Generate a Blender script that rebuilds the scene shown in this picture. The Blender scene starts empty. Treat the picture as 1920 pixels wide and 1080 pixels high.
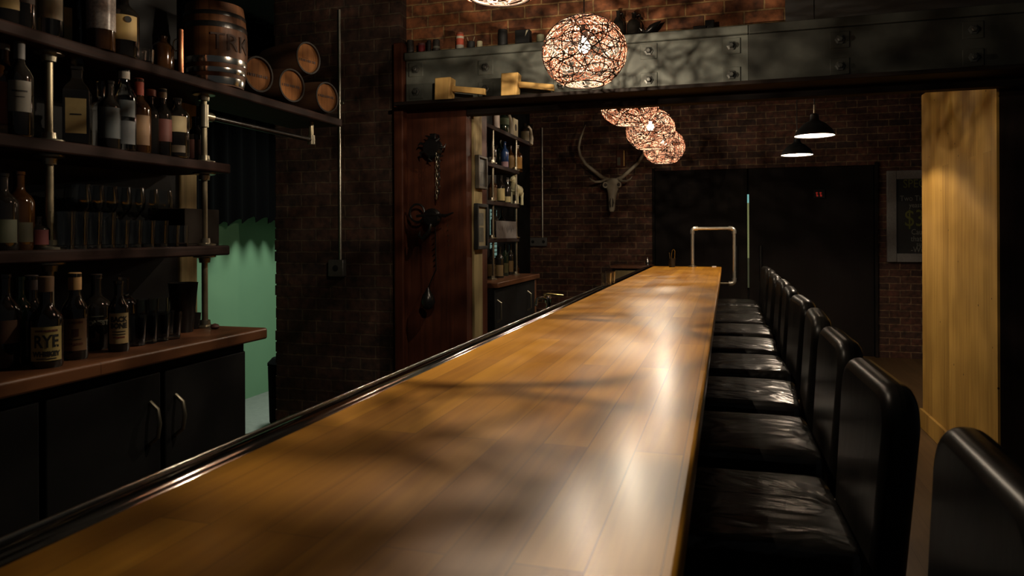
import bpy, bmesh, math, random
from mathutils import Vector, Matrix
random.seed(11)
PI = math.pi
SC = bpy.context.scene
COL = SC.collection

# ---------------------------------------------------------------- camera, world, exposure
cam_d = bpy.data.cameras.new('camera'); cam = bpy.data.objects.new('camera', cam_d); COL.objects.link(cam)
cam.location = (0, 0, 1.40)
cam.rotation_euler = (PI/2, math.radians(0.25), math.atan(402/1354.0))
cam_d.sensor_width = 36.0
cam_d.lens = 36.0*1354/1920
cam_d.shift_y = -102/1920
cam_d.clip_start = 0.02
cam_d.dof.use_dof = True
cam_d.dof.focus_distance = 3.6
cam_d.dof.aperture_fstop = 7.0
SC.camera = cam
world = bpy.data.worlds.new('world'); SC.world = world; world.use_nodes = True
wb = world.node_tree.nodes['Background']
wb.inputs[0].default_value = (1.0, 0.97, 0.93, 1); wb.inputs[1].default_value = 0.022
SC.view_settings.view_transform = 'Standard'; SC.view_settings.look = 'None'
SC.view_settings.exposure = 0.0; SC.view_settings.gamma = 1.0
try:
    SC.view_settings.use_curve_mapping = False
    SC.cycles.use_denoising = True
    SC.cycles.caustics_reflective = False; SC.cycles.caustics_refractive = False
    SC.cycles.max_bounces = 8; SC.cycles.sample_clamp_indirect = 3.0
except Exception: pass
LAMP_W = 34.0           # woven globe bulbs
PEND_W = 36.0           # black pendant bulbs
def point_light(name, loc, w, col, r, parent=None):
    d = bpy.data.lights.new(name, 'POINT'); d.energy = w; d.color = col; d.shadow_soft_size = r
    o = bpy.data.objects.new(name, d); COL.objects.link(o); o.location = loc
    if parent: o.parent = parent
    return o
kd = bpy.data.lights.new('kitchen_light', 'AREA'); kd.energy = 50.0; kd.color = (0.95, 1.0, 0.9); kd.shape = 'RECTANGLE'; kd.size = 0.5; kd.size_y = 0.35; kd.spread = math.radians(120)
ko = bpy.data.objects.new('kitchen_light', kd); COL.objects.link(ko); ko.location = (-3.15, 5.15, 3.05); ko.rotation_euler = (0, math.radians(-22), 0)

# ---------------------------------------------------------------- materials
M = {}
def nt(name):
    m = bpy.data.materials.new(name); m.use_nodes = True
    return m, m.node_tree.nodes, m.node_tree.links, m.node_tree.nodes['Principled BSDF']
def sset(b, **k):
    for a, v in k.items():
        b.inputs[a.replace('_', ' ')].default_value = v
def mat(name, col, rough=0.5, metal=0.0, var=0.25, scale=30.0, bump=0.0, **k):
    """plain procedural surface: noise-varied colour and roughness"""
    if name in M: return M[name]
    m, N, L, b = nt(name)
    tc = N.new('ShaderNodeTexCoord'); nz = N.new('ShaderNodeTexNoise'); nz.inputs['Scale'].default_value = scale; nz.inputs['Detail'].default_value = 4
    L.new(tc.outputs['Object'], nz.inputs['Vector'])
    cr = N.new('ShaderNodeMixRGB'); cr.inputs[1].default_value = tuple(c*(1-var) for c in col)+(1,); cr.inputs[2].default_value = tuple(min(1, c*(1+var)) for c in col)+(1,)
    L.new(nz.outputs['Fac'], cr.inputs[0]); L.new(cr.outputs[0], b.inputs['Base Color'])
    b.inputs['Roughness'].default_value = rough; b.inputs['Metallic'].default_value = metal
    if bump:
        bp = N.new('ShaderNodeBump'); bp.inputs['Strength'].default_value = bump; bp.inputs['Distance'].default_value = 0.004
        L.new(nz.outputs['Fac'], bp.inputs['Height']); L.new(bp.outputs[0], b.inputs['Normal'])
    for a, v in k.items(): b.inputs[a.replace('_', ' ')].default_value = v
    M[name] = m; return m
def emis(name, col, s):
    if name in M: return M[name]
    m, N, L, b = nt(name); b.inputs['Base Color'].default_value = (0, 0, 0, 1)
    b.inputs['Emission Color'].default_value = col+(1,); b.inputs['Emission Strength'].default_value = s
    M[name] = m; return m
def wood(name, c1, c2, rough=0.45, axis='Y', width=0.09, length=0.9, seam=0.35, grain=1.0, coat=0.0, bump=0.15, spots=0.0, plank=True, croll=0.1):
    """planked wood running along axis, with grain and staggered board ends"""
    m, N, L, b = nt(name)
    tc = N.new('ShaderNodeTexCoord'); sp = N.new('ShaderNodeSeparateXYZ'); L.new(tc.outputs['Object'], sp.inputs[0])
    cb = N.new('ShaderNodeCombineXYZ')
    if axis == 'Y': o = ('Y', 'X', 'Z')
    elif axis == 'X': o = ('X', 'Y', 'Z')
    else: o = ('Z', 'Y', 'X')
    add = N.new('ShaderNodeMath'); add.operation = 'ADD'; L.new(sp.outputs[o[1]], add.inputs[0]); L.new(sp.outputs[o[2]], add.inputs[1])
    L.new(sp.outputs[o[0]], cb.inputs[0]); L.new(add.outputs[0], cb.inputs[1])
    br = N.new('ShaderNodeTexBrick'); br.inputs['Scale'].default_value = 1.0; br.inputs['Brick Width'].default_value = length; br.inputs['Row Height'].default_value = width
    br.inputs['Mortar Size'].default_value = 0.0012; br.inputs['Mortar Smooth'].default_value = 0.3; br.offset_frequency = 2; br.offset = 0.37
    br.inputs['Color1'].default_value = (0, 0, 0, 1); br.inputs['Color2'].default_value = (1, 1, 1, 1); br.inputs['Mortar'].default_value = (0.5, 0.5, 0.5, 1)
    L.new(cb.outputs[0], br.inputs['Vector'])
    st = N.new('ShaderNodeVectorMath'); st.operation = 'MULTIPLY'; st.inputs[1].default_value = (2.2, 38, 38); L.new(cb.outputs[0], st.inputs[0])
    of = N.new('ShaderNodeVectorMath'); of.operation = 'ADD'; L.new(st.outputs[0], of.inputs[0])
    if plank: L.new(br.outputs['Color'], of.inputs[1])
    nz = N.new('ShaderNodeTexNoise'); nz.inputs['Scale'].default_value = 1.0; nz.inputs['Detail'].default_value = 6; nz.inputs['Distortion'].default_value = 0.6
    L.new(of.outputs[0], nz.inputs['Vector'])
    mx = N.new('ShaderNodeMixRGB'); mx.inputs[1].default_value = c1+(1,); mx.inputs[2].default_value = c2+(1,)
    ma = N.new('ShaderNodeMath'); ma.operation = 'MULTIPLY_ADD'; ma.inputs[1].default_value = 0.55 if plank else 0.0; ma.use_clamp = True
    ga = N.new('ShaderNodeMath'); ga.operation = 'MULTIPLY_ADD'; ga.inputs[1].default_value = 1.3*grain; ga.inputs[2].default_value = -0.4*grain + (0 if plank else 0.25); L.new(nz.outputs['Fac'], ga.inputs[0])
    L.new(br.outputs['Color'], ma.inputs[0]); L.new(ga.outputs[0], ma.inputs[2]); L.new(ma.outputs[0], mx.inputs[0])
    out = mx.outputs[0]
    if plank:
        dk = N.new('ShaderNodeMixRGB'); dk.blend_type = 'MULTIPLY'; dk.inputs[2].default_value = (1-seam*1.6, 1-seam*1.7, 1-seam*1.8, 1)
        L.new(br.outputs['Fac'], dk.inputs[0]); L.new(out, dk.inputs[1]); out = dk.outputs[0]
    if spots:
        v = N.new('ShaderNodeTexVoronoi'); v.inputs['Scale'].default_value = 9.0; L.new(tc.outputs['Object'], v.inputs['Vector'])
        lt = N.new('ShaderNodeMath'); lt.operation = 'LESS_THAN'; lt.inputs[1].default_value = spots; L.new(v.outputs['Distance'], lt.inputs[0])
        d2 = N.new('ShaderNodeMixRGB'); d2.inputs[2].default_value = (0.05, 0.025, 0.01, 1); L.new(lt.outputs[0], d2.inputs[0]); L.new(out, d2.inputs[1]); out = d2.outputs[0]
    L.new(out, b.inputs['Base Color'])
    b.inputs['Roughness'].default_value = rough; b.inputs['Specular IOR Level'].default_value = 0.5 if coat else 0.18
    if coat: b.inputs['Coat Weight'].default_value = coat; b.inputs['Coat Roughness'].default_value = croll
    bp = N.new('ShaderNodeBump'); bp.inputs['Strength'].default_value = bump; bp.inputs['Distance'].default_value = 0.003
    L.new(nz.outputs['Fac'], bp.inputs['Height']); L.new(bp.outputs[0], b.inputs['Normal'])
    M[name] = m; return m
def brick(name, c1, c2, mortar, rough=0.85):
    m, N, L, b = nt(name)
    tc = N.new('ShaderNodeTexCoord'); sp = N.new('ShaderNodeSeparateXYZ'); L.new(tc.outputs['Object'], sp.inputs[0])
    ad = N.new('ShaderNodeMath'); ad.operation = 'ADD'; L.new(sp.outputs['X'], ad.inputs[0]); L.new(sp.outputs['Y'], ad.inputs[1])
    cb = N.new('ShaderNodeCombineXYZ'); L.new(ad.outputs[0], cb.inputs[0]); L.new(sp.outputs['Z'], cb.inputs[1])
    wn = N.new('ShaderNodeTexNoise'); wn.inputs['Scale'].default_value = 9; L.new(tc.outputs['Object'], wn.inputs['Vector'])
    wv = N.new('ShaderNodeVectorMath'); wv.operation = 'SCALE'; wv.inputs['Scale'].default_value = 0.014; L.new(wn.outputs['Color'], wv.inputs[0])
    av = N.new('ShaderNodeVectorMath'); av.operation = 'ADD'; L.new(cb.outputs[0], av.inputs[0]); L.new(wv.outputs[0], av.inputs[1])
    br = N.new('ShaderNodeTexBrick'); br.inputs['Scale'].default_value = 1.0; br.inputs['Brick Width'].default_value = 0.215; br.inputs['Row Height'].default_value = 0.076
    br.inputs['Mortar Size'].default_value = 0.006; br.inputs['Mortar Smooth'].default_value = 0.35; br.inputs['Bias'].default_value = -0.1
    br.inputs['Color1'].default_value = c1+(1,); br.inputs['Color2'].default_value = c2+(1,); br.inputs['Mortar'].default_value = mortar+(1,)
    L.new(av.outputs[0], br.inputs['Vector'])
    nz = N.new('ShaderNodeTexNoise'); nz.inputs['Scale'].default_value = 22; nz.inputs['Detail'].default_value = 6; L.new(tc.outputs['Object'], nz.inputs['Vector'])
    rp = N.new('ShaderNodeValToRGB'); rp.color_ramp.elements[0].position = 0.25; rp.color_ramp.elements[0].color = (0.22, 0.21, 0.21, 1); rp.color_ramp.elements[1].position = 0.75; rp.color_ramp.elements[1].color = (1.4, 1.35, 1.25, 1)
    L.new(nz.outputs['Fac'], rp.inputs[0])
    mu = N.new('ShaderNodeMixRGB'); mu.blend_type = 'MULTIPLY'; mu.inputs[0].default_value = 1.0; L.new(br.outputs['Color'], mu.inputs[1]); L.new(rp.outputs[0], mu.inputs[2])
    L.new(mu.outputs[0], b.inputs['Base Color']); b.inputs['Roughness'].default_value = rough
    iv = N.new('ShaderNodeMath'); iv.operation = 'MULTIPLY_ADD'; iv.inputs[1].default_value = -1.0; L.new(br.outputs['Fac'], iv.inputs[0]); L.new(nz.outputs['Fac'], iv.inputs[2])
    bp = N.new('ShaderNodeBump'); bp.inputs['Strength'].default_value = 0.8; bp.inputs['Distance'].default_value = 0.008; L.new(iv.outputs[0], bp.inputs['Height']); L.new(bp.outputs[0], b.inputs['Normal'])
    M[name] = m; return m

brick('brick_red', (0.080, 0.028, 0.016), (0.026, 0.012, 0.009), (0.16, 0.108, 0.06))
brick('brick_shaded', (0.052, 0.022, 0.014), (0.028, 0.014, 0.010), (0.075, 0.05, 0.032))  # darker copy: the stub's dimness is put into the brick colour
brick('brick_lit', (0.25, 0.088, 0.032), (0.10, 0.034, 0.014), (0.33, 0.20, 0.085))  # brighter copy: nearness to the lamp is put into the brick colour
wood('bar_wood', (0.35, 0.130, 0.008), (0.80, 0.375, 0.028), rough=0.36, axis='Y', width=0.072, length=1.1, seam=0.22, grain=0.8, coat=0.55, bump=0.02, croll=0.235)
wood('counter_wood', (0.07, 0.026, 0.011), (0.15, 0.058, 0.022), rough=0.4, axis='Y', width=0.05, length=0.5, coat=0.1, bump=0.05)
wood('shelf_wood', (0.004, 0.002, 0.0015), (0.024, 0.007, 0.0035), rough=0.75, axis='Y', plank=False, bump=0.5)
wood('floor_wood', (0.06, 0.036, 0.016), (0.12, 0.072, 0.032), rough=0.4, axis='Y', width=0.13, length=1.6, bump=0.1)
wood('panel_wood', (0.22, 0.120, 0.024), (0.44, 0.262, 0.060), rough=0.6, axis='Z', width=0.13, length=2.9, seam=0.06, bump=0.1, spots=0.055)
wood('red_wood', (0.026, 0.008, 0.004), (0.085, 0.024, 0.010), rough=0.6, axis='Z', plank=False, bump=0.5)
wood('grey_wood', (0.11, 0.085, 0.04), (0.32, 0.25, 0.115), rough=0.7, axis='Z', plank=False, bump=0.6)
wood('dark_beam_wood', (0.006, 0.004, 0.0035), (0.014, 0.008, 0.005), rough=0.7, axis='X', width=0.04, length=3, bump=0.4)
wood('dark_wood', (0.006, 0.0045, 0.004), (0.010, 0.0075, 0.006), rough=0.9, axis='Z', width=0.14, length=2.6, bump=0.2)
wood('side_wood', (0.010, 0.006, 0.0045), (0.024, 0.013, 0.009), rough=0.8, axis='Z', width=0.2, length=2.9)
wood('mallet_wood', (0.42, 0.24, 0.075), (0.62, 0.40, 0.14), rough=0.5, axis='Z', plank=False)
wood('barrel_wood', (0.05, 0.02, 0.008), (0.11, 0.045, 0.017), rough=0.5, axis='Z', width=0.045, length=2, seam=0.3)
wood('barrel_head_wood', (0.085, 0.033, 0.010), (0.18, 0.074, 0.021), rough=0.85, axis='Z', width=0.04, length=2, seam=0.3)
mat('black_paint', (0.005, 0.005, 0.005), 0.7, Specular_IOR_Level=0.3)
mat('ceiling_black', (0.02, 0.02, 0.02), 0.8)
mat('cabinet_black', (0.005, 0.005, 0.005), 0.65, Specular_IOR_Level=0.12)
mat('cloth_black', (0.001, 0.001, 0.001), 0.95, Specular_IOR_Level=0.05)
mat('green_plaster', (0.24, 0.46, 0.26), 0.8, var=0.05, scale=4)
mat('kitchen_floor', (0.16, 0.18, 0.155), 0.5)
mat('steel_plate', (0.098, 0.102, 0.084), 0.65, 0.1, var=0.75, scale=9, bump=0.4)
mat('shaded_steel', (0.042, 0.042, 0.035), 0.7, var=0.6, scale=9, bump=0.4, Specular_IOR_Level=0.2)  # beam steel darkened in colour to stand in for light falling off
mat('bolt_steel', (0.10, 0.10, 0.09), 0.4, 0.6)
mat('stainless', (0.55, 0.54, 0.5), 0.16, 1.0, var=0.05)
mat('rail_black', (0.16, 0.155, 0.145), 0.08, 1.0, var=0.02)
mat('chrome', (0.75, 0.75, 0.75), 0.08, 1.0, var=0.02)
mat('brass', (0.75, 0.58, 0.24), 0.15, 1.0, var=0.05)
mat('pipe_steel', (0.27, 0.23, 0.15), 0.40, 0.85, var=0.3, scale=40)
mat('conduit_steel', (0.6, 0.57, 0.48), 0.3, 0.9, var=0.2)
mat('galvanised', (0.30, 0.27, 0.20), 0.32, 0.9, var=0.2)
mat('iron', (0.03, 0.028, 0.027), 0.28, 0.7, var=0.4, bump=0.3)
mat('iron_dull', (0.02, 0.017, 0.014), 0.7, 0.2, Specular_IOR_Level=0.2)
mat('pendant_black', (0.012, 0.012, 0.012), 0.35)
mat('white_enamel', (0.8, 0.76, 0.7), 0.4, var=0.02)
mat('bone', (0.26, 0.225, 0.165), 0.6, var=0.35, scale=16, bump=0.3)
mat('hollow_shade', (0.03, 0.025, 0.02), 0.8)  # shade of the skull hollows painted as a dark colour
mat('glass_dark', (0.012, 0.010, 0.008), 0.05, var=0.1, Specular_IOR_Level=0.6)
mat('glass_green', (0.012, 0.022, 0.012), 0.05, var=0.1, Specular_IOR_Level=0.6)
mat('glass_amber', (0.035, 0.014, 0.004), 0.08, var=0.1, Specular_IOR_Level=0.6)
mat('glass_blue', (0.02, 0.045, 0.13), 0.05, var=0.1, Specular_IOR_Level=0.6)
mat('glass_clear', (0.9, 0.92, 0.9), 0.07, var=0.01, Transmission_Weight=1.0, IOR=1.45)
mat('leg_wood', (0.014, 0.010, 0.008), 0.4)
mat('gold_paint', (0.5, 0.36, 0.14), 0.4, 0.6)
mat('chalk_slate', (0.016, 0.017, 0.016), 0.7)
mat('chalk_white', (0.20, 0.20, 0.18), 0.9)
mat('chalk_yellow', (0.13, 0.14, 0.03), 0.9)
mat('grey_frame', (0.19, 0.18, 0.17), 0.6, var=0.35, scale=60)
mat('ink', (0.015, 0.013, 0.012), 0.7)
mat('burn', (0.035, 0.016, 0.010), 0.8)
def glow_glass(name, col, s):
    m, N, L, b = nt(name)
    e = N.new('ShaderNodeEmission'); e.inputs[0].default_value = col+(1,); e.inputs[1].default_value = s
    t = N.new('ShaderNodeBsdfTransparent'); a = N.new('ShaderNodeAddShader')
    L.new(e.outputs[0], a.inputs[0]); L.new(t.outputs[0], a.inputs[1]); L.new(a.outputs[0], N['Material Output'].inputs[0]); N.remove(b); M[name] = m
glow_glass('bulb_glow', (1.0, 0.82, 0.6), 12.0)
glow_glass('pendant_glow', (1.0, 0.78, 0.66), 6.0)
emis('slit_glow', (0.28, 0.30, 0.12), 0.5)
emis('slit_low_glow', (0.28, 0.30, 0.14), 0.1)
emis('slit_top_glow', (0.25, 0.60, 0.55), 0.7)
emis('window_glow', (0.30, 0.50, 0.42), 0.35)
emis('red_glow', (0.9, 0.05, 0.03), 0.16)
def label_mat(c):
    k = 0.42 if max(c) < 0.5 else 0.7
    c = tuple(x*k for x in c)
    return mat('paper_%02d_%02d_%02d' % tuple(int(x*99) for x in c), c, 0.65, var=0.12, scale=60)

def leather():
    m, N, L, b = nt('black_leather')
    tc = N.new('ShaderNodeTexCoord')
    mp = N.new('ShaderNodeMapping'); mp.inputs['Scale'].default_value = (3.2, 7, 4); L.new(tc.outputs['Object'], mp.inputs[0])
    oi = N.new('ShaderNodeObjectInfo'); ad = N.new('ShaderNodeVectorMath'); ad.operation = 'ADD'
    sc = N.new('ShaderNodeMath'); sc.operation = 'MULTIPLY'; sc.inputs[1].default_value = 37.0; L.new(oi.outputs['Random'], sc.inputs[0])
    L.new(mp.outputs[0], ad.inputs[0]); L.new(sc.outputs[0], ad.inputs[1])
    nz = N.new('ShaderNodeTexNoise'); nz.inputs['Scale'].default_value = 1.0; nz.inputs['Detail'].default_value = 2.5; nz.inputs['Distortion'].default_value = 1.6; L.new(ad.outputs[0], nz.inputs['Vector'])
    bp = N.new('ShaderNodeBump'); bp.inputs['Strength'].default_value = 0.75; bp.inputs['Distance'].default_value = 0.025; L.new(nz.outputs['Fac'], bp.inputs['Height'])
    L.new(bp.outputs[0], b.inputs['Normal']); b.inputs['Base Color'].default_value = (0.010, 0.009, 0.008, 1); b.inputs['Roughness'].default_value = 0.27
    b.inputs['Specular IOR Level'].default_value = 0.45
    M['leather'] = m
    m2 = m.copy(); m2.name = 'black_leather_smooth'
    for n in m2.node_tree.nodes:
        if n.type == 'BUMP': n.inputs['Strength'].default_value = 0.04
    m2.node_tree.nodes['Principled BSDF'].inputs['Roughness'].default_value = 0.32; m2.node_tree.nodes['Principled BSDF'].inputs['Specular IOR Level'].default_value = 0.12
    M['leather_back'] = m2
leather()
def fibre(name, dcol, tcol, f):
    m, N, L, b = nt(name)
    out = N['Material Output']
    df = N.new('ShaderNodeBsdfDiffuse'); df.inputs[0].default_value = dcol+(1,)
    tr = N.new('ShaderNodeBsdfTranslucent'); tr.inputs[0].default_value = tcol+(1,)
    mx = N.new('ShaderNodeMixShader'); mx.inputs[0].default_value = f
    L.new(df.outputs[0], mx.inputs[1]); L.new(tr.outputs[0], mx.inputs[2]); L.new(mx.outputs[0], out.inputs[0])
    N.remove(b); M[name] = m
fibre('fibre', (0.52, 0.315, 0.235), (0.48, 0.28, 0.205), 0.48)
fibre('fibre_dark', (0.05, 0.036, 0.03), (0.01, 0.006, 0.005), 0.2)

# ---------------------------------------------------------------- mesh helpers
class MB:
    def __init__(s): s.v = []; s.f = []
    def add(s, vs, fs, mx=None):
        n = len(s.v)
        s.v += [tuple(mx @ Vector(v)) if mx else tuple(v) for v in vs]
        s.f += [tuple(i+n for i in f) for f in fs]; return s
    def box(s, x0, x1, y0, y1, z0, z1, mx=None):
        vs = [(x, y, z) for x in (x0, x1) for y in (y0, y1) for z in (z0, z1)]
        return s.add(vs, [(0, 1, 3, 2), (4, 6, 7, 5), (0, 4, 5, 1), (2, 3, 7, 6), (0, 2, 6, 4), (1, 5, 7, 3)], mx)
    def lathe(s, prof, n=24, mx=None, cap=True):
        vs = []; fs = []
        for r, z in prof:
            for i in range(n):
                a = 2*PI*i/n; vs.append((max(r, 1e-4)*math.cos(a), max(r, 1e-4)*math.sin(a), z))
        for j in range(len(prof)-1):
            for i in range(n):
                k = (i+1) % n; fs.append((j*n+i, j*n+k, (j+1)*n+k, (j+1)*n+i))
        if cap: fs.append(tuple(range(n-1, -1, -1))); fs.append(tuple((len(prof)-1)*n+i for i in range(n)))
        return s.add(vs, fs, mx)
    def tube(s, pts, r, n=10, closed=False, cap=True):
        P = [Vector(p) for p in pts]; m = len(P)
        R = r if isinstance(r, (list, tuple)) else [r]*m
        vs = []; fs = []; up = None
        for i in range(m):
            if closed: t = P[(i+1) % m]-P[i-1]
            else: t = P[min(i+1, m-1)]-P[max(i-1, 0)]
            t = t.normalized() if t.length > 1e-9 else Vector((0, 0, 1))
            if up is None: up = t.orthogonal().normalized()
            up = (up-t*up.dot(t)); up = up.normalized() if up.length > 1e-6 else t.orthogonal().normalized()
            w = t.cross(up)
            for k in range(n):
                a = 2*PI*k/n; vs.append(P[i]+(up*math.cos(a)+w*math.sin(a))*R[i])
        for i in range(m if closed else m-1):
            j = (i+1) % m
            for k in range(n): q = (k+1) % n; fs.append((i*n+k, i*n+q, j*n+q, j*n+k))
        if cap and not closed: fs.append(tuple(range(n-1, -1, -1))); fs.append(tuple((m-1)*n+k for k in range(n)))
        return s.add(vs, fs)
    def prism(s, poly, d, mx=None):
        """poly in XY, extruded 0..d along Z"""
        n = len(poly)
        vs = [(x, y, 0) for x, y in poly]+[(x, y, d) for x, y in poly]
        fs = [tuple(range(n-1, -1, -1)), tuple(range(n, 2*n))]+[(i, (i+1) % n, n+(i+1) % n, n+i) for i in range(n)]
        return s.add(vs, fs, mx)
    def build(s, name, m, parent=None, bevel=0.0, seg=2, smooth=True, sub=0, ang=0.7):
        me = bpy.data.meshes.new(name); me.from_pydata(s.v, [], s.f); me.update()
        bm = bmesh.new(); bm.from_mesh(me); bmesh.ops.recalc_face_normals(bm, faces=bm.faces); bm.to_mesh(me); bm.free()
        if smooth:
            me.shade_smooth()
            me.set_sharp_from_angle(angle=ang)
        me.materials.append(M[m] if isinstance(m, str) else m)
        o = bpy.data.objects.new(name, me); COL.objects.link(o)
        if parent: o.parent = parent
        if bevel:
            b = o.modifiers.new('bevel', 'BEVEL'); b.width = bevel; b.segments = seg; b.limit_method = 'ANGLE'; b.angle_limit = 0.6
            w = o.modifiers.new('wn', 'WEIGHTED_NORMAL') if False else None
        if sub:
            b = o.modifiers.new('sub', 'SUBSURF'); b.levels = sub; b.render_levels = sub
        return o
def RX(a): return Matrix.Rotation(a, 4, 'X')
def RY(a): return Matrix.Rotation(a, 4, 'Y')
def RZ(a): return Matrix.Rotation(a, 4, 'Z')
def T(x, y, z): return Matrix.Translation((x, y, z))
def tag(o, label, cat, group=None):
    o['label'] = label; o['category'] = cat
    if group: o['group'] = group
    return o
def struct(o): o['kind'] = 'structure'; return o
def thing(name, label, cat, loc, rz=0, group=None):
    o = bpy.data.objects.new(name, None); COL.objects.link(o); o.location = loc; o.rotation_euler = (0, 0, rz); o.empty_display_size = 0.05
    return tag(o, label, cat, group)
def held(o, t, label, cat):
    """a thing standing inside thing t: placed in t's frame but top-level"""
    o.location = t.location; o.rotation_euler = t.rotation_euler; o.scale = t.scale
    return tag(o, label, cat)
def dup(root, loc, rz=None, label=None):
    r = root.copy(); COL.objects.link(r); r.location = loc
    if rz is not None: r.rotation_euler = (0, 0, rz)
    if label: r['label'] = label
    for ch in list(root.children):
        c = ch.copy(); COL.objects.link(c); c.parent = r
        for g in list(ch.children):
            d = g.copy(); COL.objects.link(d); d.parent = c
    return r
def arc(cx, cy, r, a0, a1, n):
    return [(cx+r*math.cos(a0+(a1-a0)*i/n), cy+r*math.sin(a0+(a1-a0)*i/n)) for i in range(n+1)]
def text_mb(body, size, fn, bold=0.0, squash=1.0, align='CENTER'):
    """letters as a mesh; fn maps flat (x,y) to a point"""
    cu = bpy.data.curves.new('t', 'FONT'); cu.body = body; cu.size = size; cu.align_x = align; cu.align_y = 'CENTER'; cu.offset = bold; cu.resolution_u = 3
    o = bpy.data.objects.new('t', cu); COL.objects.link(o)
    bpy.context.view_layer.update()
    dg = bpy.context.evaluated_depsgraph_get(); me = o.evaluated_get(dg).to_mesh()
    mb = MB(); mb.add([fn(v.co.x*squash, v.co.y) for v in me.vertices], [tuple(p.vertices) for p in me.polygons])
    o.evaluated_get(dg).to_mesh_clear(); bpy.data.objects.remove(o); bpy.data.curves.remove(cu)
    return mb
ORD = ['first', 'second', 'third', 'fourth', 'fifth', 'sixth', 'seventh', 'eighth', 'ninth', 'tenth', 'eleventh', 'twelfth']

# ---------------------------------------------------------------- the setting
struct(MB().box(-4.1, 3.4, -1.5, 9.2, -0.06, 0).build('floor', 'floor_wood', smooth=False))
struct(MB().box(-4.1, 3.4, 0.2, 9.2, 3.25, 3.35).build('ceiling', 'ceiling_black', smooth=False))
struct(MB().box(-2.12, -2.0, -1.5, 2.27, 0, 3.25).build('wall_left', 'black_paint', smooth=False))
struct(MB().box(-2.13, -1.985, 2.27, 2.36, 0, 1.95).build('trim_1', 'grey_wood', bevel=0.006))
# brick stub between the kitchen doorway and the red wood wall; ragged toothed edge
mb = MB().box(-2.90, -1.985, 4.20, 4.62, 0, 3.25)
z = 0.0; k = 0
while z < 3.2:
    e = random.uniform(0.0, 0.010); mb.box(-2.905-e, -2.88, 4.205, 4.55, z+0.005, z+0.071); z += 0.076; k += 1
struct(mb.build('wall_middle', 'brick_shaded', smooth=False))
struct(MB().box(-2.0, -1.935, 4.13, 4.20, 0, 2.60).build('trim_2', 'red_wood', bevel=0.008))
struct(MB().box(-1.985, -1.54, 4.20, 4.60, 0, 2.21).build('wall_inner', 'red_wood', smooth=False))
struct(MB().box(-1.545, -1.525, 4.30, 4.46, 0, 2.205).build('trim_3', 'grey_wood', bevel=0.004))
struct(MB().box(-1.985, 0.32, 4.30, 4.70, 2.53, 3.25).build('wall_upper', 'brick_lit', smooth=False))
# door end of the room
mb = MB(); mb.box(-2.6, -0.832, 8.90, 9.1, 0, 3.25); mb.box(1.59, 3.4, 8.90, 9.1, 0, 3.25); mb.box(-0.832, 1.59, 8.90, 9.1, 2.152, 3.25)
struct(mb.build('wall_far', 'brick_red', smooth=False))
struct(MB().box(-2.5, -2.4, 4.62, 8.9, 0, 3.25).build('wall_alcove', 'black_paint', smooth=False))
struct(MB().box(-1.90, -1.86, 4.60, 5.80, 0, 2.6).build('wall_shelving', 'black_paint', smooth=False))
# kitchen beyond the doorway
struct(MB().box(-4.02, -3.90, 2.2, 7.0, 0, 3.25).build('wall_kitchen', 'green_plaster', smooth=False))
struct(MB().box(-3.90, -2.5, 6.9, 7.0, 0, 3.25).build('wall_kitchen_end', 'green_plaster', smooth=False))
struct(MB().box(-3.90, -2.13, 2.20, 2.27, 0, 3.25).build('wall_kitchen_near', 'black_paint', smooth=False))
struct(MB().box(-3.90, -2.52, 4.3, 6.9, 0.0, 0.012).build('floor_kitchen', 'kitchen_floor', smooth=False))
# right-hand wooden wall
w = struct(MB().box(1.345, 1.357, 4.305, 5.80, 0, 2.378).build('wall_right', 'panel_wood', smooth=False))
struct(MB().box(1.325, 1.345, 4.305, 5.805, 0, 0.135).build('baseboard_right', 'panel_wood', bevel=0.004))
struct(MB().box(1.357, 3.3, 4.305, 4.40, 0, 2.20).build('wall_side', 'side_wood', smooth=False))
# dark double doors with a slit of light
d = struct(MB().box(-0.832, 0.237, 8.94, 8.99, 0, 2.15).build('door_1', 'dark_wood', bevel=0.004))
MB().box(0.10, 0.125, 8.90, 8.94, 0.85, 1.25).build('door_handle', 'iron', d, bevel=0.006)
d = struct(MB().box(0.257, 1.59, 8.94, 8.99, 0, 2.15).build('door_2', 'dark_wood', bevel=0.004))
MB().box(0.37, 0.395, 8.90, 8.94, 0.85, 1.25).build('door_handle', 'iron', d, bevel=0.006)
d = struct(MB().box(0.2372, 0.2568, 8.955, 8.975, 1.10, 1.79).build('door_gap_glow', 'slit_glow', smooth=False))  # glowing strip stands in for light coming through the door gap
MB().box(0.2372, 0.2568, 8.9545, 8.9755, 1.75, 1.85).build('glow_strip', 'slit_top_glow', d, smooth=False)
MB().box(0.2372, 0.2568, 8.955, 8.975, 0.75, 1.10).build('glow_strip', 'slit_low_glow', d, smooth=False)
struct(MB().box(-0.86, -0.832, 8.86, 8.95, 0, 2.18).box(1.59, 1.618, 8.86, 8.95, 0, 2.18).build('trim_4', 'dark_wood', smooth=False))
struct(MB().box(-0.9, 1.65, 9.0, 9.05, 0, 2.16).build('door_gap_blocker', 'black_paint', smooth=False))  # unseen black panel added to block world light in the door gap
# lit window in the alcove shelving
d = struct(MB().box(-1.862, -1.855, 5.63, 5.80, 1.20, 1.60).build('window_2', 'window_glow', smooth=False))
mb = MB()
for i in range(12): mb.box(-1.855, -1.845, 5.63, 5.80, 1.21+i*0.033, 1.217+i*0.033)
mb.build('blind', 'black_paint', d, smooth=False)

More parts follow.
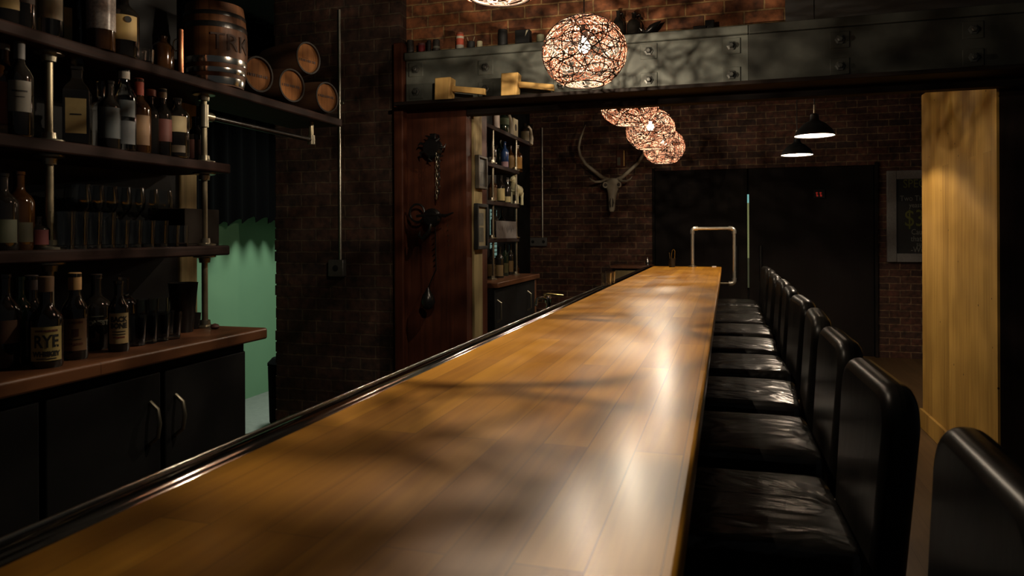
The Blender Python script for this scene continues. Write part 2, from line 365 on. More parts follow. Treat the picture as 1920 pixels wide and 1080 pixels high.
# ---------------------------------------------------------------- the bar
t = thing('bar_counter', 'long bar with honey brown plank top running to the dark doors', 'bar', (0, 0, 0))
MB().box(-0.699, -0.046, 0.25, 7.27, 1.025, 1.07).build('worktop', 'bar_wood', t, bevel=0.007, seg=3)
MB().box(-0.66, -0.30, 0.25, 7.22, 0.02, 1.025).build('bar_front', 'dark_wood', t, smooth=False)
# metal drip rail along the staff side: strip, groove and raised lip
prof = [(-0.699, 1.035), (-0.699, 1.0675)]
prof += [(-0.7215+0.029*math.sin(a), 1.0484+0.029*math.cos(a)) for a in [math.radians(46-92*i/14) for i in range(15)]]
prof += [(-0.7465, 1.047), (-0.7465, 1.020), (-0.699, 1.020)]
RM = Matrix(((1, 0, 0, 0), (0, 0, 1, 0.25), (0, 1, 0, 0), (0, 0, 0, 1)))
MB().prism([(-0.7495+0.004*math.cos(a), 1.0715+0.004*math.sin(a)) for a in [PI*i/8 for i in range(9)]]+[(-0.7535, 1.018), (-0.7455, 1.018)], 7.0, RM).build('rail_lip', 'stainless', t, ang=0.9)
mb = MB(); mb.prism(prof, 7.0, RM)
mb.build('drip_rail', 'rail_black', t, ang=0.9)
MB().tube([(-0.24, 0.4, 0.20), (-0.24, 7.1, 0.20)], 0.02, 12).build('foot_rail', 'iron', t)
# lower work bench behind the bar
t = thing('work_bench', 'low black staff bench on the far half behind the bar', 'bench', (-0.86, 3.4, 0))
MB().box(-0.12, 0.10, -0.8, 3.2, 0.84, 0.88).build('bench_top', 'cabinet_black', t, bevel=0.004)
MB().box(-0.12, 0.10, -0.75, 3.15, 0.0, 0.84).build('bench_body', 'cabinet_black', t, smooth=False)

# ---------------------------------------------------------------- woven globe lamps
def woven_lamp():
    t = thing('woven_pendant_lamp', '', 'lamp', (0, 0, 0), 0, 'woven globe lamps over the bar')
    A, B = 0.204, 0.178; zc = -0.885
    mb = MB(); rnd = random.Random(5)
    def strand(ax, ang, n, wob, r):
        nonlocal mb
        ax = ax.normalized(); u = ax.orthogonal().normalized(); w = ax.cross(u)
        p1, p2 = rnd.uniform(0, 6.3), rnd.uniform(0, 6.3); run = []
        rr = rnd.uniform(0.985, 1.012)
        for i in range(n+1):
            a = 2*PI*i/n; g = ang*(1+wob*math.sin(3*a+p1)+wob*0.7*math.sin(5*a+p2))
            d = ax*math.cos(g)+(u*math.cos(a)+w*math.sin(a))*math.sin(g)
            if d.z < zc or d.z > 0.985:
                if len(run) > 2: mb.tube(run, r, 4, cap=False)
                run = []
            else: run.append((d.x*A*rr, d.y*A*rr, d.z*B*rr))
        if len(run) > 2: mb.tube(run, r, 4, cap=False)
    def rv(): return Vector((rnd.gauss(0, 1), rnd.gauss(0, 1), rnd.gauss(0, 1)))
    for i in range(38): strand(rv(), rnd.uniform(0.5, 1.45), 34, 0.10, 0.0024)
    weave = MB(); mb, binding = weave, mb
    for i in range(330): strand(rv(), rnd.uniform(0.07, 0.16), 12, 0.18, 0.0018)
    ro = A*math.sqrt(1-zc*zc)
    binding.tube([(ro*math.cos(2*PI*i/36), ro*math.sin(2*PI*i/36), zc*B) for i in range(36)], 0.0035, 6, closed=True)
    binding.build('binding_strands', 'fibre_dark', t)
    weave.build('lamp_shade', 'fibre', t)
    MB().lathe([(0.001, -0.030), (0.017, -0.025), (0.028, -0.010), (0.030, 0.002), (0.024, 0.018), (0.013, 0.030), (0.010, 0.055)], 16, T(0, 0, 0.025)).build('bulb', 'bulb_glow', t)
    MB().lathe([(0.016, 0.075), (0.018, 0.08), (0.018, 0.13), (0.006, 0.145)], 14).build('socket', 'pendant_black', t)
    MB().tube([(0, 0, 0.14), (0, 0, 0.96)], 0.003, 6).build('cord', 'pendant_black', t)
    return t
lamp0 = woven_lamp()
LY = [2.11, 3.48, 4.88, 6.14, 7.21]
LX = [-0.6615, -0.6615, -0.622, -0.607, -0.585]
LZ = [2.283, 2.283, 2.287, 2.263, 2.243]
LL = ['woven globe lamp nearest, only its bottom rim in view at the top', 'whole woven globe lamp hanging before the steel beam', 'woven globe lamp half hidden by the beam, just behind it',
      'woven globe lamp with bright bulb between two others, beyond the beam', 'farthest and lowest looking woven globe lamp over the bar end']
for i, (x, y, z) in enumerate(zip(LX, LY, LZ)):
    o = lamp0 if i == 0 else dup(lamp0, (0, 0, 0))
    o.location = (x, y, z); o.rotation_euler = (0, 0, i*1.9); o['label'] = LL[i]
    point_light('lamp_light', (x, y, z+0.025), LAMP_W*(1.5, 1.0, 0.85, 0.8, 0.75)[i], (1.0, 0.83, 0.62), 0.006)

# ---------------------------------------------------------------- black pendants
def pendant():
    t = thing('black_pendant_lamp', '', 'lamp', (0, 0, 0), 0, 'black cone pendants')
    R = 0.136
    out = [(R, 0), (R-0.004, 0.012), (0.115, 0.045), (0.075, 0.085), (0.036, 0.108), (0.030, 0.118), (0.028, 0.15), (0.012, 0.16)]
    MB().lathe(out+[(0.010, 0.158)]+[(0.028, 0.112), (0.034, 0.104), (0.072, 0.081), (0.111, 0.042), (R-0.005, 0.008), (R-0.002, 0)], 32, cap=False).build('lamp_shade', 'pendant_black', t)
    MB().lathe([(R-0.0045, 0.004), (R-0.0065, 0.009), (0.110, 0.040), (0.071, 0.079), (0.033, 0.102), (0.001, 0.106)], 32, cap=False).build('shade_lining', 'white_enamel', t)
    MB().lathe([(0.001, 0.041), (0.012, 0.045), (0.019, 0.056), (0.020, 0.064), (0.016, 0.075), (0.010, 0.083), (0.010, 0.100)], 14).build('bulb', 'pendant_glow', t)
    MB().lathe([(0.007, 0.155), (0.007, 0.22), (0.002, 0.222)], 8).build('stem', 'galvanised', t)
    MB().tube([(0, 0, 0.22), (0, 0, 1.17)], 0.004, 6).build('cord', 'pendant_black', t)
    return t
p0 = pendant()
for i, (x, y, lb) in enumerate([(0.60, 5.50, 'nearer of the two black cone pendants, larger and higher looking'), (0.60, 6.82, 'farther black cone pendant, smaller and just below the other')]):
    o = p0 if i == 0 else dup(p0, (0, 0, 0))
    o.location = (x, y, 2.08); o['label'] = lb
    point_light('pendant_light', (x, y, 2.08+0.062), PEND_W, (1.0, 0.80, 0.60), 0.010)

# ---------------------------------------------------------------- steel beam with ledge
t = thing('steel_beam', 'grey riveted steel beam on a dark timber ledge across the room', 'beam', (0, 4.14, 2.2))
BX0, BX1 = -1.93, 3.0
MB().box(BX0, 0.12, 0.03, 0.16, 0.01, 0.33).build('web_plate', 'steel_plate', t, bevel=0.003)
MB().box(0.12, BX1, 0.03, 0.16, 0.01, 0.33).build('shaded_plate', 'shaded_steel', t, bevel=0.003)  # same steel beam, its fade into shade painted as a darker panel
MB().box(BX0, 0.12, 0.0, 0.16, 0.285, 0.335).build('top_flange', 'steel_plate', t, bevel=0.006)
MB().box(0.12, BX1, 0.0, 0.16, 0.285, 0.335).build('shaded_flange', 'shaded_steel', t, bevel=0.006)
MB().box(BX0, BX1, -0.15, 0.10, -0.022, 0.0).build('ledge', 'dark_beam_wood', t, bevel=0.004)
MB().box(-1.535, BX1, 0.05, 0.125, -0.068, -0.022).build('lintel', 'dark_beam_wood', t, bevel=0.004)
for (x, zz) in [(-1.86, 0.23), (-1.86, 0.09), (-1.40, 0.21), (-1.40, 0.08), (-0.93, 0.22), (-0.93, 0.075), (-0.42, 0.235), (-0.42, 0.07), (0.03, 0.23), (0.03, 0.07), (0.58, 0.22), (0.58, 0.08), (1.2, 0.22), (1.2, 0.08)]:
    q = MB().box(x-0.048, x+0.048, 0.024, 0.03, zz-0.044, zz+0.044).build('bolt_plate', 'steel_plate' if x < 0.11 else 'shaded_steel', t, bevel=0.003)
    MB().lathe([(0.026, 0), (0.026, 0.006), (0.016, 0.008), (0.015, 0.024), (0.010, 0.028)], 6, T(x, 0.022, zz) @ RX(PI/2)).build('bolt', 'bolt_steel', q, smooth=False)

# ---------------------------------------------------------------- stools
def rounded_back(w, h, r, n=6):
    p = [(-w/2+0.03, 0), (w/2-0.03, 0)] + arc(w/2-r, h-r, r, 0, PI/2, n) + arc(-w/2+r, h-r, r, PI/2, PI, n)
    return p
def stool():
    t = thing('bar_stool', '', 'stool', (0, 0, 0), 0, 'black leather bar stools along the bar')
    # seat cushion (X toward the bar is negative)
    mb = MB(); n = 8; xs = [-0.21+0.40*i/n for i in range(n+1)]; ys = [-0.225+0.45*i/n for i in range(n+1)]; vs = []; fs = []
    for x in xs:
        for y in ys: vs.append((x, y, 0.795+0.018*(1-(x/0.21)**4)*(1-(y/0.225)**4)))
    for i in range(n):
        for j in range(n): a = i*(n+1)+j; fs.append((a, a+1, a+n+2, a+n+1))
    b0 = len(vs); ring = [i*(n+1) for i in range(n+1)]+[n*(n+1)+j for j in range(1, n+1)]+[i*(n+1)+n for i in range(n-1, -1, -1)]+[j for j in range(n-1, 0, -1)]
    for a in ring: x, y, z = vs[a]; vs.append((x, y, 0.675))
    m = len(ring)
    for i in range(m): fs.append((ring[i], ring[(i+1) % m], b0+(i+1) % m, b0+i))
    fs.append(tuple(b0+i for i in range(m)))
    mb.add(vs, fs); mb.build('seat', 'leather', t, bevel=0.022, seg=3)
    mb = MB(); mb.prism(rounded_back(0.455, 0.437, 0.085, 7), 0.066, T(0.200, 0, 0.67) @ RY(math.radians(4)) @ Matrix(((0, 0, 1, 0), (1, 0, 0, 0), (0, 1, 0, 0), (0, 0, 0, 1))))
    mb.build('backrest', 'leather_back', t, bevel=0.028, seg=4)
    for sx, sy in ((-1, -1), (-1, 1), (1, -1), (1, 1)):
        mb = MB(); x, y = sx*0.185, sy*0.195
        vs = [(x+a*0.02, y+b*0.02, 0.68) for a, b in ((-1, -1), (1, -1), (1, 1), (-1, 1))]+[(x+sx*0.025+a*0.014, y+sy*0.008+b*0.014, 0) for a, b in ((-1, -1), (1, -1), (1, 1), (-1, 1))]
        mb.add(vs, [(0, 1, 2, 3), (7, 6, 5, 4)]+[(i, (i+1) % 4, 4+(i+1) % 4, 4+i) for i in range(4)]); mb.build('leg', 'leg_wood', t, bevel=0.003)
    for z, lo in ((0.22, 'f'), (0.30, 's')):
        if lo == 'f':
            MB().box(-0.21, -0.19, -0.19, 0.19, z, z+0.03).build('footrest', 'stainless', t, bevel=0.003)
        else:
            MB().box(-0.20, 0.20, -0.205, -0.187, z, z+0.03).build('stretcher', 'leg_wood', t, bevel=0.003)
            MB().box(-0.20, 0.20, 0.187, 0.205, z, z+0.03).build('stretcher', 'leg_wood', t, bevel=0.003)
    return t
s0 = stool()
SL = ['black leather bar stool closest to the camera, back cut off by the frame', 'second black leather bar stool, its whole curved back top shining'] + \
     ['%s black leather bar stool counted from the camera along the bar' % ORD[i] for i in range(2, 9)] + ['last black leather bar stool at the far end of the row']
jit = random.Random(3)
for i in range(10):
    o = s0 if i == 0 else dup(s0, (0, 0, 0))
    o.location = ([0.085, 0.050, 0.058, 0.066, 0.072, 0.07, 0.078, 0.068, 0.074, 0.07][i], 1.10+0.61*i, 0); o.rotation_euler = (0, 0, 0.035 if i == 1 else jit.uniform(-0.05, 0.05)); o['label'] = SL[i]
    jit.random()

# ---------------------------------------------------------------- service rail of pipe at the far end
t = thing('pipe_service_rail', 'bent steel pipe rail standing at the far end of the bar', 'rail', (-0.315, 7.20, 1.07))
def elbow(mb, c, u, v, r=0.022, R=0.03):
    c, u, v = Vector(c), Vector(u), Vector(v)
    o = c+u*R+v*R
    mb.tube([c+u*R*1.7]+[o-u*R*math.sin(a)-v*R*math.cos(a)+Vector((0, 0, 0)) for a in [PI/2*i/6 for i in range(7)]]+[c+v*R*1.7], r, 10)
MB().tube([(0, 0, 0), (0, 0, 0.34)], 0.016, 12).build('post', 'conduit_steel', t)
MB().tube([(0.03, 0, 0.371), (0.36, 0, 0.371)], 0.016, 12).build('crossbar', 'conduit_steel', t)
MB().tube([(0.385, 0, 0.34), (0.385, 0, -0.125)], 0.016, 12).build('drop_pipe', 'conduit_steel', t)
MB().tube([(0.36, 0, -0.155), (0.02, 0, -0.155)], 0.011, 12).build('lower_bar', 'pipe_steel', t)
for c, u, v in (((0, 0, 0.371), (1, 0, 0), (0, 0, -1)), ((0.385, 0, 0.371), (-1, 0, 0), (0, 0, -1)), ((0.385, 0, -0.155), (-1, 0, 0), (0, 0, 1))):
    mb = MB(); elbow(mb, c, u, v); mb.build('elbow', 'conduit_steel', t)
MB().lathe([(0.042, 0), (0.042, 0.008), (0.022, 0.012), (0.020, 0.028)], 20).build('flange', 'galvanised', t)
o = tag(MB().box(-0.135, -0.095, 7.17, 7.21, 1.070, 1.079).build('coaster', 'white_enamel', bevel=0.002), 'small white coaster on the bar end right of the pipe post', 'coaster')
# tool tumbler at bar end
t = thing('tool_tumbler', 'dark metal tumbler of bar tools on the far end of the bar', 'tumbler', (-0.505, 7.12, 1.07))
MB().lathe([(0.028, 0), (0.036, 0.085), (0.034, 0.085), (0.026, 0.004)], 18).build('cup', 'iron', t)
held(MB().tube([(-0.006, 0, 0.01), (-0.004, 0, 0.12), (0.004, 0, 0.165), (0.018, 0, 0.172), (0.028, 0, 0.155), (0.022, 0, 0.01)], 0.004, 8).build('bar_tongs', 'brass'), t, 'brass bar tongs standing in the dark tumbler at the bar end', 'tongs')
held(MB().tube([(-0.012, 0.006, 0.01), (-0.026, 0.010, 0.14)], 0.003, 8).build('bar_spoon', 'stainless'), t, 'steel bar spoon beside the tongs in the tumbler', 'spoon')
# rocks glasses on the drip rail
def tumbler(r, h, flare=1.12):
    p = [(r*0.96, 0), (r*flare, h), (r*flare-0.003, h), (r*0.93, 0.012), (0.001, 0.010)]
    return MB().lathe(p, 18, cap=False).lathe([(0.001, 0), (r*0.96, 0)], 18, cap=False)
for i, (x, y) in enumerate([(-0.722, 4.50), (-0.722, 4.66)]):
    tag(tumbler(0.030, 0.075).build('rocks_glass', 'glass_clear'), ['nearer rocks glass standing on the drip rail beside the bar', 'rocks glass on the drip rail tucked behind the other'][i], 'glass', 'glasses on the drip rail').location = (x, y, 1.0775)
# faucet behind the bar
t = thing('bar_faucet', 'chrome and brass bar faucet standing behind the drip rail', 'faucet', (-0.845, 3.47, 0.88))
MB().lathe([(0.03, 0), (0.03, 0.01), (0.016, 0.02), (0.014, 0.09), (0.020, 0.10), (0.020, 0.115), (0.012, 0.125), (0.012, 0.17), (0.018, 0.18), (0.016, 0.205), (0.004, 0.215)], 18).build('column', 'chrome', t)
MB().tube([(0, 0, 0.19), (-0.02, -0.03, 0.205), (-0.04, -0.07, 0.20), (-0.04, -0.085, 0.17)], 0.008, 10).build('spout', 'chrome', t)
MB().tube([(-0.022, 0.0, 0.215), (0.0, 0, 0.222), (0.075, 0.01, 0.215)], [0.009, 0.007, 0.004], 10).build('lever', 'brass', t)

# ---------------------------------------------------------------- bottles
def bottle(label, base, r, h, glass='glass_dark', body=0.60, neck=0.36, lab=None, cap=None, capw=1.12, face=None, n=20, square=False, words=None, lab2=None, name='bottle', group=None, cat='bottle'):
    x, y, z = base
    t = thing(name, label, cat, (x, y, z), 0, group)
    rn = r*neck
    P = [(r*0.93, 0), (r, 0.008), (r, h*body), (r*0.96, h*(body+0.035)), (r*0.78, h*(body+0.09)), (rn*1.2, h*(body+0.15)), (rn, h*(body+0.20)), (rn, h*0.955), (rn*1.15, h*0.96), (rn*1.15, h), (rn*0.8, h)]
    f = math.atan2(-y, -x) if face is None else face
    mx = RZ(PI/4+f) if square else None
    MB().lathe(P, 4 if square else n, mx).build('glass_body', glass, t, bevel=0.004 if square else 0, ang=0.6)
    def wrap(px, py, off):
        a = f + px/(r*(0.71 if square else 1.0))
        if square:
            rr = r*0.7072+off; return (rr*math.cos(f)-px*math.sin(f), rr*math.sin(f)+px*math.cos(f), py)
        return ((r+off)*math.cos(a), (r+off)*math.sin(a), py)
    for q in (lab, lab2):
        if not q: continue
        z0, z1, col, half = q
        m = 10; vs = []; fs = []
        for i in range(m+1):
            px = (-1+2*i/m)*half*r
            vs += [wrap(px, z0*h, 0.0006), wrap(px, z1*h, 0.0006)]
        for i in range(m): fs.append((2*i, 2*i+2, 2*i+3, 2*i+1))
        MB().add(vs, fs).build('paper_label', label_mat(col), t)
    if words:
        for wi, (txt, sz, zz, colr, sq) in enumerate(words):
            if txt is None:
                mb = MB(); pv = []
                for q in range(7): pv += [wrap(-sz/2+sz*q/6, zz-sq/2, 0.0012), wrap(-sz/2+sz*q/6, zz+sq/2, 0.0012)]
                mb.add(pv, [(2*q, 2*q+2, 2*q+3, 2*q+1) for q in range(6)]).build('fine_print', M[colr] if isinstance(colr, str) else label_mat(colr), t, smooth=False)
                continue
            text_mb(txt, sz, lambda px, py, zz=zz: wrap(px, zz+py, 0.0012), squash=sq, bold=0.0011 if sz > 0.015 else 0.0003).build('label_lettering', M[colr] if isinstance(colr, str) else label_mat(colr), t, smooth=False)
    if cap:
        ch, col, rough = cap
        MB().lathe([(rn*capw, h*(1-ch)), (rn*capw*1.02, h*1.004), (rn*capw*0.9, h*1.012), (0.001, h*1.012)], 14).build('cap', label_mat(col) if not isinstance(col, str) else col, t)
    return t
CT, S1, S2, S3 = 1.07, 1.362, 1.657, 1.940
def at(px, X):
    """depth along the shelf wall for a direction in the view"""
    u = (px-960)/1354.0; c, s = 0.95864, 0.28462
    Z = X/(u*c-s); return Z*(u*s+c)
def B(px, X, z, *a, **k): return bottle(a[0], (X, at(px, X), z), *a[1:], **k)

# left back counter
t = thing('back_counter', 'brown wooden back counter on black cabinets below the bottle shelves', 'counter', (-1.78, 0, 0))
MB().box(-0.205, 0.215, -0.9, 2.215, 1.03, 1.07).build('worktop', 'counter_wood', t, bevel=0.008, seg=3)
MB().box(-0.20, 0.17, -0.9, 2.14, 0.02, 1.03).build('cabinet_body', 'cabinet_black', t, smooth=False)
for i, y0 in enumerate((0.35, 0.86, 1.36, 1.75)):
    y1 = (0.85, 1.35, 1.74, 2.13)[i]
    d = MB().box(0.17, 0.188, y0+0.004, y1-0.004, 0.08, 1.00).build('door', 'cabinet_black', t, bevel=0.004)
    yy = y1-0.045 if i % 2 == 0 else y0+0.045
    MB().tube([(0.188, yy, 0.80), (0.215, yy, 0.82), (0.222, yy, 0.86), (0.215, yy, 0.90), (0.188, yy, 0.92)], 0.006, 8).build('handle', 'galvanised', d)
# pipe shelf frame
t = thing('pipe_shelf_unit', 'wall shelves of dark red planks on steel pipe posts', 'shelf', (-1.787, 0, 1.07))
def flange(mb, x, y, z, up=1):
    mb.lathe([(0.038, 0), (0.038, 0.006*up), (0.020, 0.010*up), (0.018, 0.026*up)], 18, T(x, y, z))
for z0 in (1.327, 1.622, 1.905):
    y1 = 2.225 if z0 < 1.8 else 3.02
    mb = MB(); seg = 26
    # live-edged plank: front edge wanders a little
    ya = -0.9; pts = [(-0.205, ya), (-0.205, y1)]
    fr = [(0.062+random.uniform(-0.005, 0.005), y1-(y1-ya)*i/seg) for i in range(seg+1)]
    mb.prism(pts+fr, 0.035, T(0, 0, z0-1.07)); mb.build('shelf_board', 'shelf_wood', t, bevel=0.006)
for y in (0.92, 1.544, 2.160):
    for (z0, z1) in ((1.07, 1.327), (1.362, 1.622), (1.657, 1.905)):
        mb = MB().tube([(0, y, z0-1.07), (0, y, z1-1.07)], 0.0105, 12)
        mb.build('post', 'pipe_steel', t)
        mb = MB(); flange(mb, 0, y, z0-1.07); mb.build('flange', 'galvanised', t)
        mb = MB(); flange(mb, 0, y, z1-1.07, -1); mb.build('flange', 'galvanised', t)
# rail over the doorway
mb = MB().tube([(0, 2.19, 0.755), (0, 2.85, 0.755)], 0.0105, 12); mb.build('rail_pipe', 'iron', t)
MB().lathe([(0.0165, -0.04), (0.0165, 0.04)], 14, T(0, 2.160, 0.755)).tube([(0, 2.16, 0.755), (0, 2.20, 0.755)], 0.0165, 12).build('tee', 'galvanised', t)
MB().lathe([(0.0165, -0.02), (0.0165, 0.02)], 14, T(0, 2.855, 0.755)).build('tee', 'galvanised', t)
MB().tube([(0, 2.855, 0.765), (0, 2.855, 0.835)], 0.0105, 12).build('nipple', 'pipe_steel', t)

CREAM, TAN, BLUE, GREYL, BROWN, REDL, GOLD, WHITE = (0.55, 0.44, 0.24), (0.42, 0.28, 0.14), (0.22, 0.27, 0.28), (0.40, 0.37, 0.30), (0.28, 0.14, 0.07), (0.38, 0.07, 0.04), (0.45, 0.28, 0.08), (0.62, 0.58, 0.5)
G2 = 'bottles on the middle pipe shelf'; G3 = 'bottles on the top pipe shelf'; GC = 'bottles on the back counter'
# middle shelf
B(6, -1.80, S2, 'red and brown labelled whisky bottle at the left frame edge, middle shelf', 0.040, 0.25, 'glass_amber', lab=(0.10, 0.55, (0.30, 0.10, 0.06), 1.2), lab2=(0.02, 0.12, TAN, 1.2), cap=(0.10, GREYL, .5), group=G2)
B(38, -1.76, S2, 'slim bottle with pale grey label on middle shelf near left edge', 0.031, 0.258, 'glass_dark', body=0.58, lab=(0.24, 0.55, GREYL, 0.9), cap=(0.22, (0.25, 0.24, 0.23), .5), group=G2, words=[(None, 0.034, 0.115, 'ink', 0.004), (None, 0.022, 0.10, 'ink', 0.002)])
t = B(146, -1.78, S2, 'square bottle with cream label and cut glass stopper on middle shelf', 0.047, 0.225, 'glass_dark', body=0.66, neck=0.40, square=True, lab=(0.14, 0.58, (0.62, 0.47, 0.20), 0.55), group=G2, face=-0.85, words=[(None, 0.028, 0.085, 'ink', 0.004)])
MB().lathe([(0.012, 0.222), (0.018, 0.232), (0.022, 0.25), (0.020, 0.27), (0.010, 0.278)], 8).build('stopper', 'glass_clear', t, smooth=False)
B(192, -1.86, S2, 'clear decanter of amber spirit behind others on middle shelf', 0.036, 0.22, 'glass_clear', group=G2)
B(207, -1.77, S2, 'bottle with dull blue grey label left of the pale blue one, middle shelf', 0.033, 0.205, 'glass_dark', lab=(0.15, 0.60, (0.16, 0.19, 0.20), 1.0), group=G2)
B(234, -1.755, S2, 'white capped bottle with two pale blue labels on middle shelf', 0.034, 0.25, 'glass_clear', body=0.64, neck=0.42, lab=(0.40, 0.60, BLUE, 1.0), lab2=(0.07, 0.35, (0.30, 0.33, 0.35), 1.0), cap=(0.13, WHITE, .5), group=G2)
B(262, -1.765, S2, 'bottle with red neck foil and tan figure label on middle shelf', 0.034, 0.232, 'glass_amber', body=0.58, lab=(0.10, 0.50, (0.40, 0.22, 0.09), 1.0), cap=(0.22, (0.5, 0.09, 0.05), .4), group=G2)
B(284, -1.80, S2, 'dark bottle with square orange stopper on middle shelf', 0.032, 0.215, 'glass_dark', cap=(0.09, (0.45, 0.12, 0.06), .4), capw=1.5, group=G2)
B(306, -1.78, S2, 'dark bottle with tan cap and red label on middle shelf', 0.032, 0.222, 'glass_dark', lab=(0.22, 0.55, (0.26, 0.07, 0.05), 1.0), cap=(0.13, TAN, .5), group=G2)
B(333, -1.76, S2, 'bottle with cream label torn square and small lower label, middle shelf', 0.038, 0.20, 'glass_dark', body=0.70, lab=(0.42, 0.68, (0.62, 0.50, 0.28), 0.85), lab2=(0.08, 0.20, (0.34, 0.27, 0.18), 0.7), group=G2)
B(368, -1.84, S2, 'short dark bottle with dim red label beside the pipe post', 0.035, 0.17, 'glass_dark', lab=(0.10, 0.50, (0.16, 0.05, 0.035), 1.0), group=G2)
# top shelf
B(12, -1.80, S3, 'gold labelled bottle at the upper left corner of the view', 0.050, 0.26, 'glass_dark', lab=(0.16, 0.60, (0.50, 0.34, 0.12), 1.0), group=G3)
B(44, -1.77, S3, 'dark bottle between gold label and grey label on top shelf', 0.032, 0.26, 'glass_dark', lab=(0.25, 0.6, (0.10, 0.05, 0.03), 1.0), group=G3)
B(93, -1.765, S3, 'bottle with greyish gold label and clear base on top shelf', 0.036, 0.27, 'glass_clear', lab=(0.16, 0.60, (0.48, 0.38, 0.22), 1.1), group=G3)
t = thing('display_box', 'open fronted red brown wooden box on the top shelf', 'box', (-1.83, at(137, -1.83), S3), -0.62)
t.scale = (0.86, 0.86, 0.95)
mb = MB(); mb.box(-0.05, 0.05, -0.070, -0.058, 0, 0.26).box(-0.05, 0.05, 0.058, 0.070, 0, 0.26).box(-0.05, 0.05, -0.058, 0.058, 0, 0.014).box(-0.05, 0.05, -0.058, 0.058, 0.246, 0.26).box(-0.05, -0.042, -0.058, 0.058, 0.014, 0.246)
mb.build('case', 'shelf_wood', t, bevel=0.003)
MB().box(0.0, 0.004, -0.035, 0.000, 0.02, 0.13).build('card', label_mat((0.62, 0.50, 0.22)), t, smooth=False)
held(MB().lathe([(0.022, 0.014), (0.024, 0.02), (0.024, 0.13), (0.010, 0.17), (0.010, 0.22)], 16, T(-0.02, 0.028, 0)).build('bottle', 'glass_dark'), t, 'dark bottle standing inside the open fronted wooden box', 'bottle')
t = thing('speckled_jar', 'tall amber jar with speckled white wrapper on the top shelf', 'jar', (-1.755, at(191, -1.755), S3), 0)
MB().lathe([(0.036, 0), (0.038, 0.006), (0.038, 0.20), (0.034, 0.215), (0.030, 0.23), (0.030, 0.25), (0.001, 0.252)], 22).build('jar_body', 'glass_amber', t)
mb = MB(); mb.lathe([(0.0388, 0.058), (0.0388, 0.165)], 28, cap=False); mb.build('wrapper', mat('speckled', (0.40, 0.36, 0.33), 0.3, var=0.9, scale=130), t)
MB().lathe([(0.0388, 0.166), (0.0388, 0.188)], 28, cap=False).build('neck_band', label_mat((0.42, 0.13, 0.05)), t)
t = B(232, -1.765, S3, 'squat bottle with wide gold cream label on the top shelf', 0.046, 0.22, 'glass_dark', body=0.58, lab=(0.22, 0.56, (0.60, 0.42, 0.15), 0.95), group=G3)
f0 = math.atan2(-t.location.y, -t.location.x)
MB().lathe([(0.010, 0), (0.010, 0.001)], 12, T(0.0475*math.cos(f0+0.3), 0.0475*math.sin(f0+0.3), 0.11) @ RZ(f0+0.3) @ RY(PI/2)).build('emblem', 'ink', t)
for i, (px, X) in enumerate(((262, -1.80), (275, -1.77))):
    tag(tumbler(0.022, 0.05).build('shot_glass', 'glass_clear'), ['left of two shot glasses right of the gold label bottle', 'right of two shot glasses right of the gold label bottle'][i], 'glass', 'shot glasses on the top shelf').location = (X, at(px, X), S3)
B(307, -1.82, S3, 'short brown bottle left of the barrel on the top shelf', 0.034, 0.13, 'glass_amber', body=0.7, group=G3)
t = thing('copper_cylinder', 'tall copper tube standing left of the barrel', 'tube', (-1.755, at(341, -1.755), S3))
MB().lathe([(0.008, 0), (0.008, 0.15), (0.006, 0.152), (0.001, 0.152)], 14).build('tube_body', mat('copper', (0.55, 0.22, 0.10), 0.35, 0.6), t)
MB().tube([(0.012*math.cos(a)-0.02, 0.0, 0.10+0.02*math.sin(a)) for a in [2*PI*i/16 for i in range(16)]], 0.002, 6, closed=True).build('ring_handle', 'galvanised', t)
# upright barrel
t = thing('upright_barrel', 'small oak barrel standing upright with shiny steel hoops', 'barrel', (-1.815, 2.255, S3))
bp = lambda zz: 0.100+0.014*math.sin(PI*zz/0.30)
MB().lathe([(bp(0.30*i/14), 0.30*i/14) for i in range(15)]+[(0.085, 0.296)], 32).build('staves', 'barrel_wood', t)
for z0, z1, m in ((0.005, 0.03, 'stainless'), (0.045, 0.062, 'stainless'), (0.078, 0.100, 'stainless'), (0.205, 0.225, 'iron'), (0.25, 0.265, 'iron')):
    MB().lathe([(bp(z0)+0.001, z0), (bp((z0+z1)/2)+0.0022, (z0+z1)/2), (bp(z1)+0.001, z1)], 32, cap=False).build('hoop', m, t)
fb = math.atan2(-2.255, 1.815)
text_mb('TRK', 0.085, lambda px, py: ((bp(0.15)+0.0025)*math.cos(fb+0.55+px/0.114), (bp(0.15)+0.0025)*math.sin(fb+0.55+px/0.114), 0.150+py)).build('lettering', 'burn', t, smooth=False)
# barrels lying on their sides, heads to the bar
def cask(px, py_z, X, label, rot, dark):
    y = at(px, X)
    t = thing('cask', label, 'barrel', (X, y, py_z), 0, 'small casks lying over the doorway')
    L = 0.24; r0 = 0.078
    pr = [(r0*(0.88+0.12*math.sin(PI*i/12)), -L+L*i/12) for i in range(13)]
    mx = RZ(math.radians(-14)) @ RY(PI/2)
    MB().lathe(pr+[(r0*0.80, 0.0), (r0*0.80, -0.01)], 28, mx, cap=False).build('staves', 'cask_stave', t)
    o = MB().lathe([(0.001, -0.010), (r0*0.80, -0.010)], 28, mx, cap=False).build('head', 'barrel_head_wood', t)
    MB().lathe([(r0*0.885, -0.022), (r0*0.885, 0.001), (r0*0.80, 0.001)], 28, mx, cap=False).build('hoop', 'iron_dull', t)
    mb = MB()
    for k in range(9):
        w = 0.004+0.002*(k % 3); mb.box(-0.004+rot, 0.006+rot, -0.045+k*0.0105, -0.045+k*0.0105+w, -0.0085, -0.0080, mx)
    mb.build('stamp', 'burn', t, smooth=False)
    return t
wood('cask_stave', (0.03, 0.014, 0.008), (0.06, 0.03, 0.015), rough=0.6, axis='X', plank=False)
zs = S3+0.079
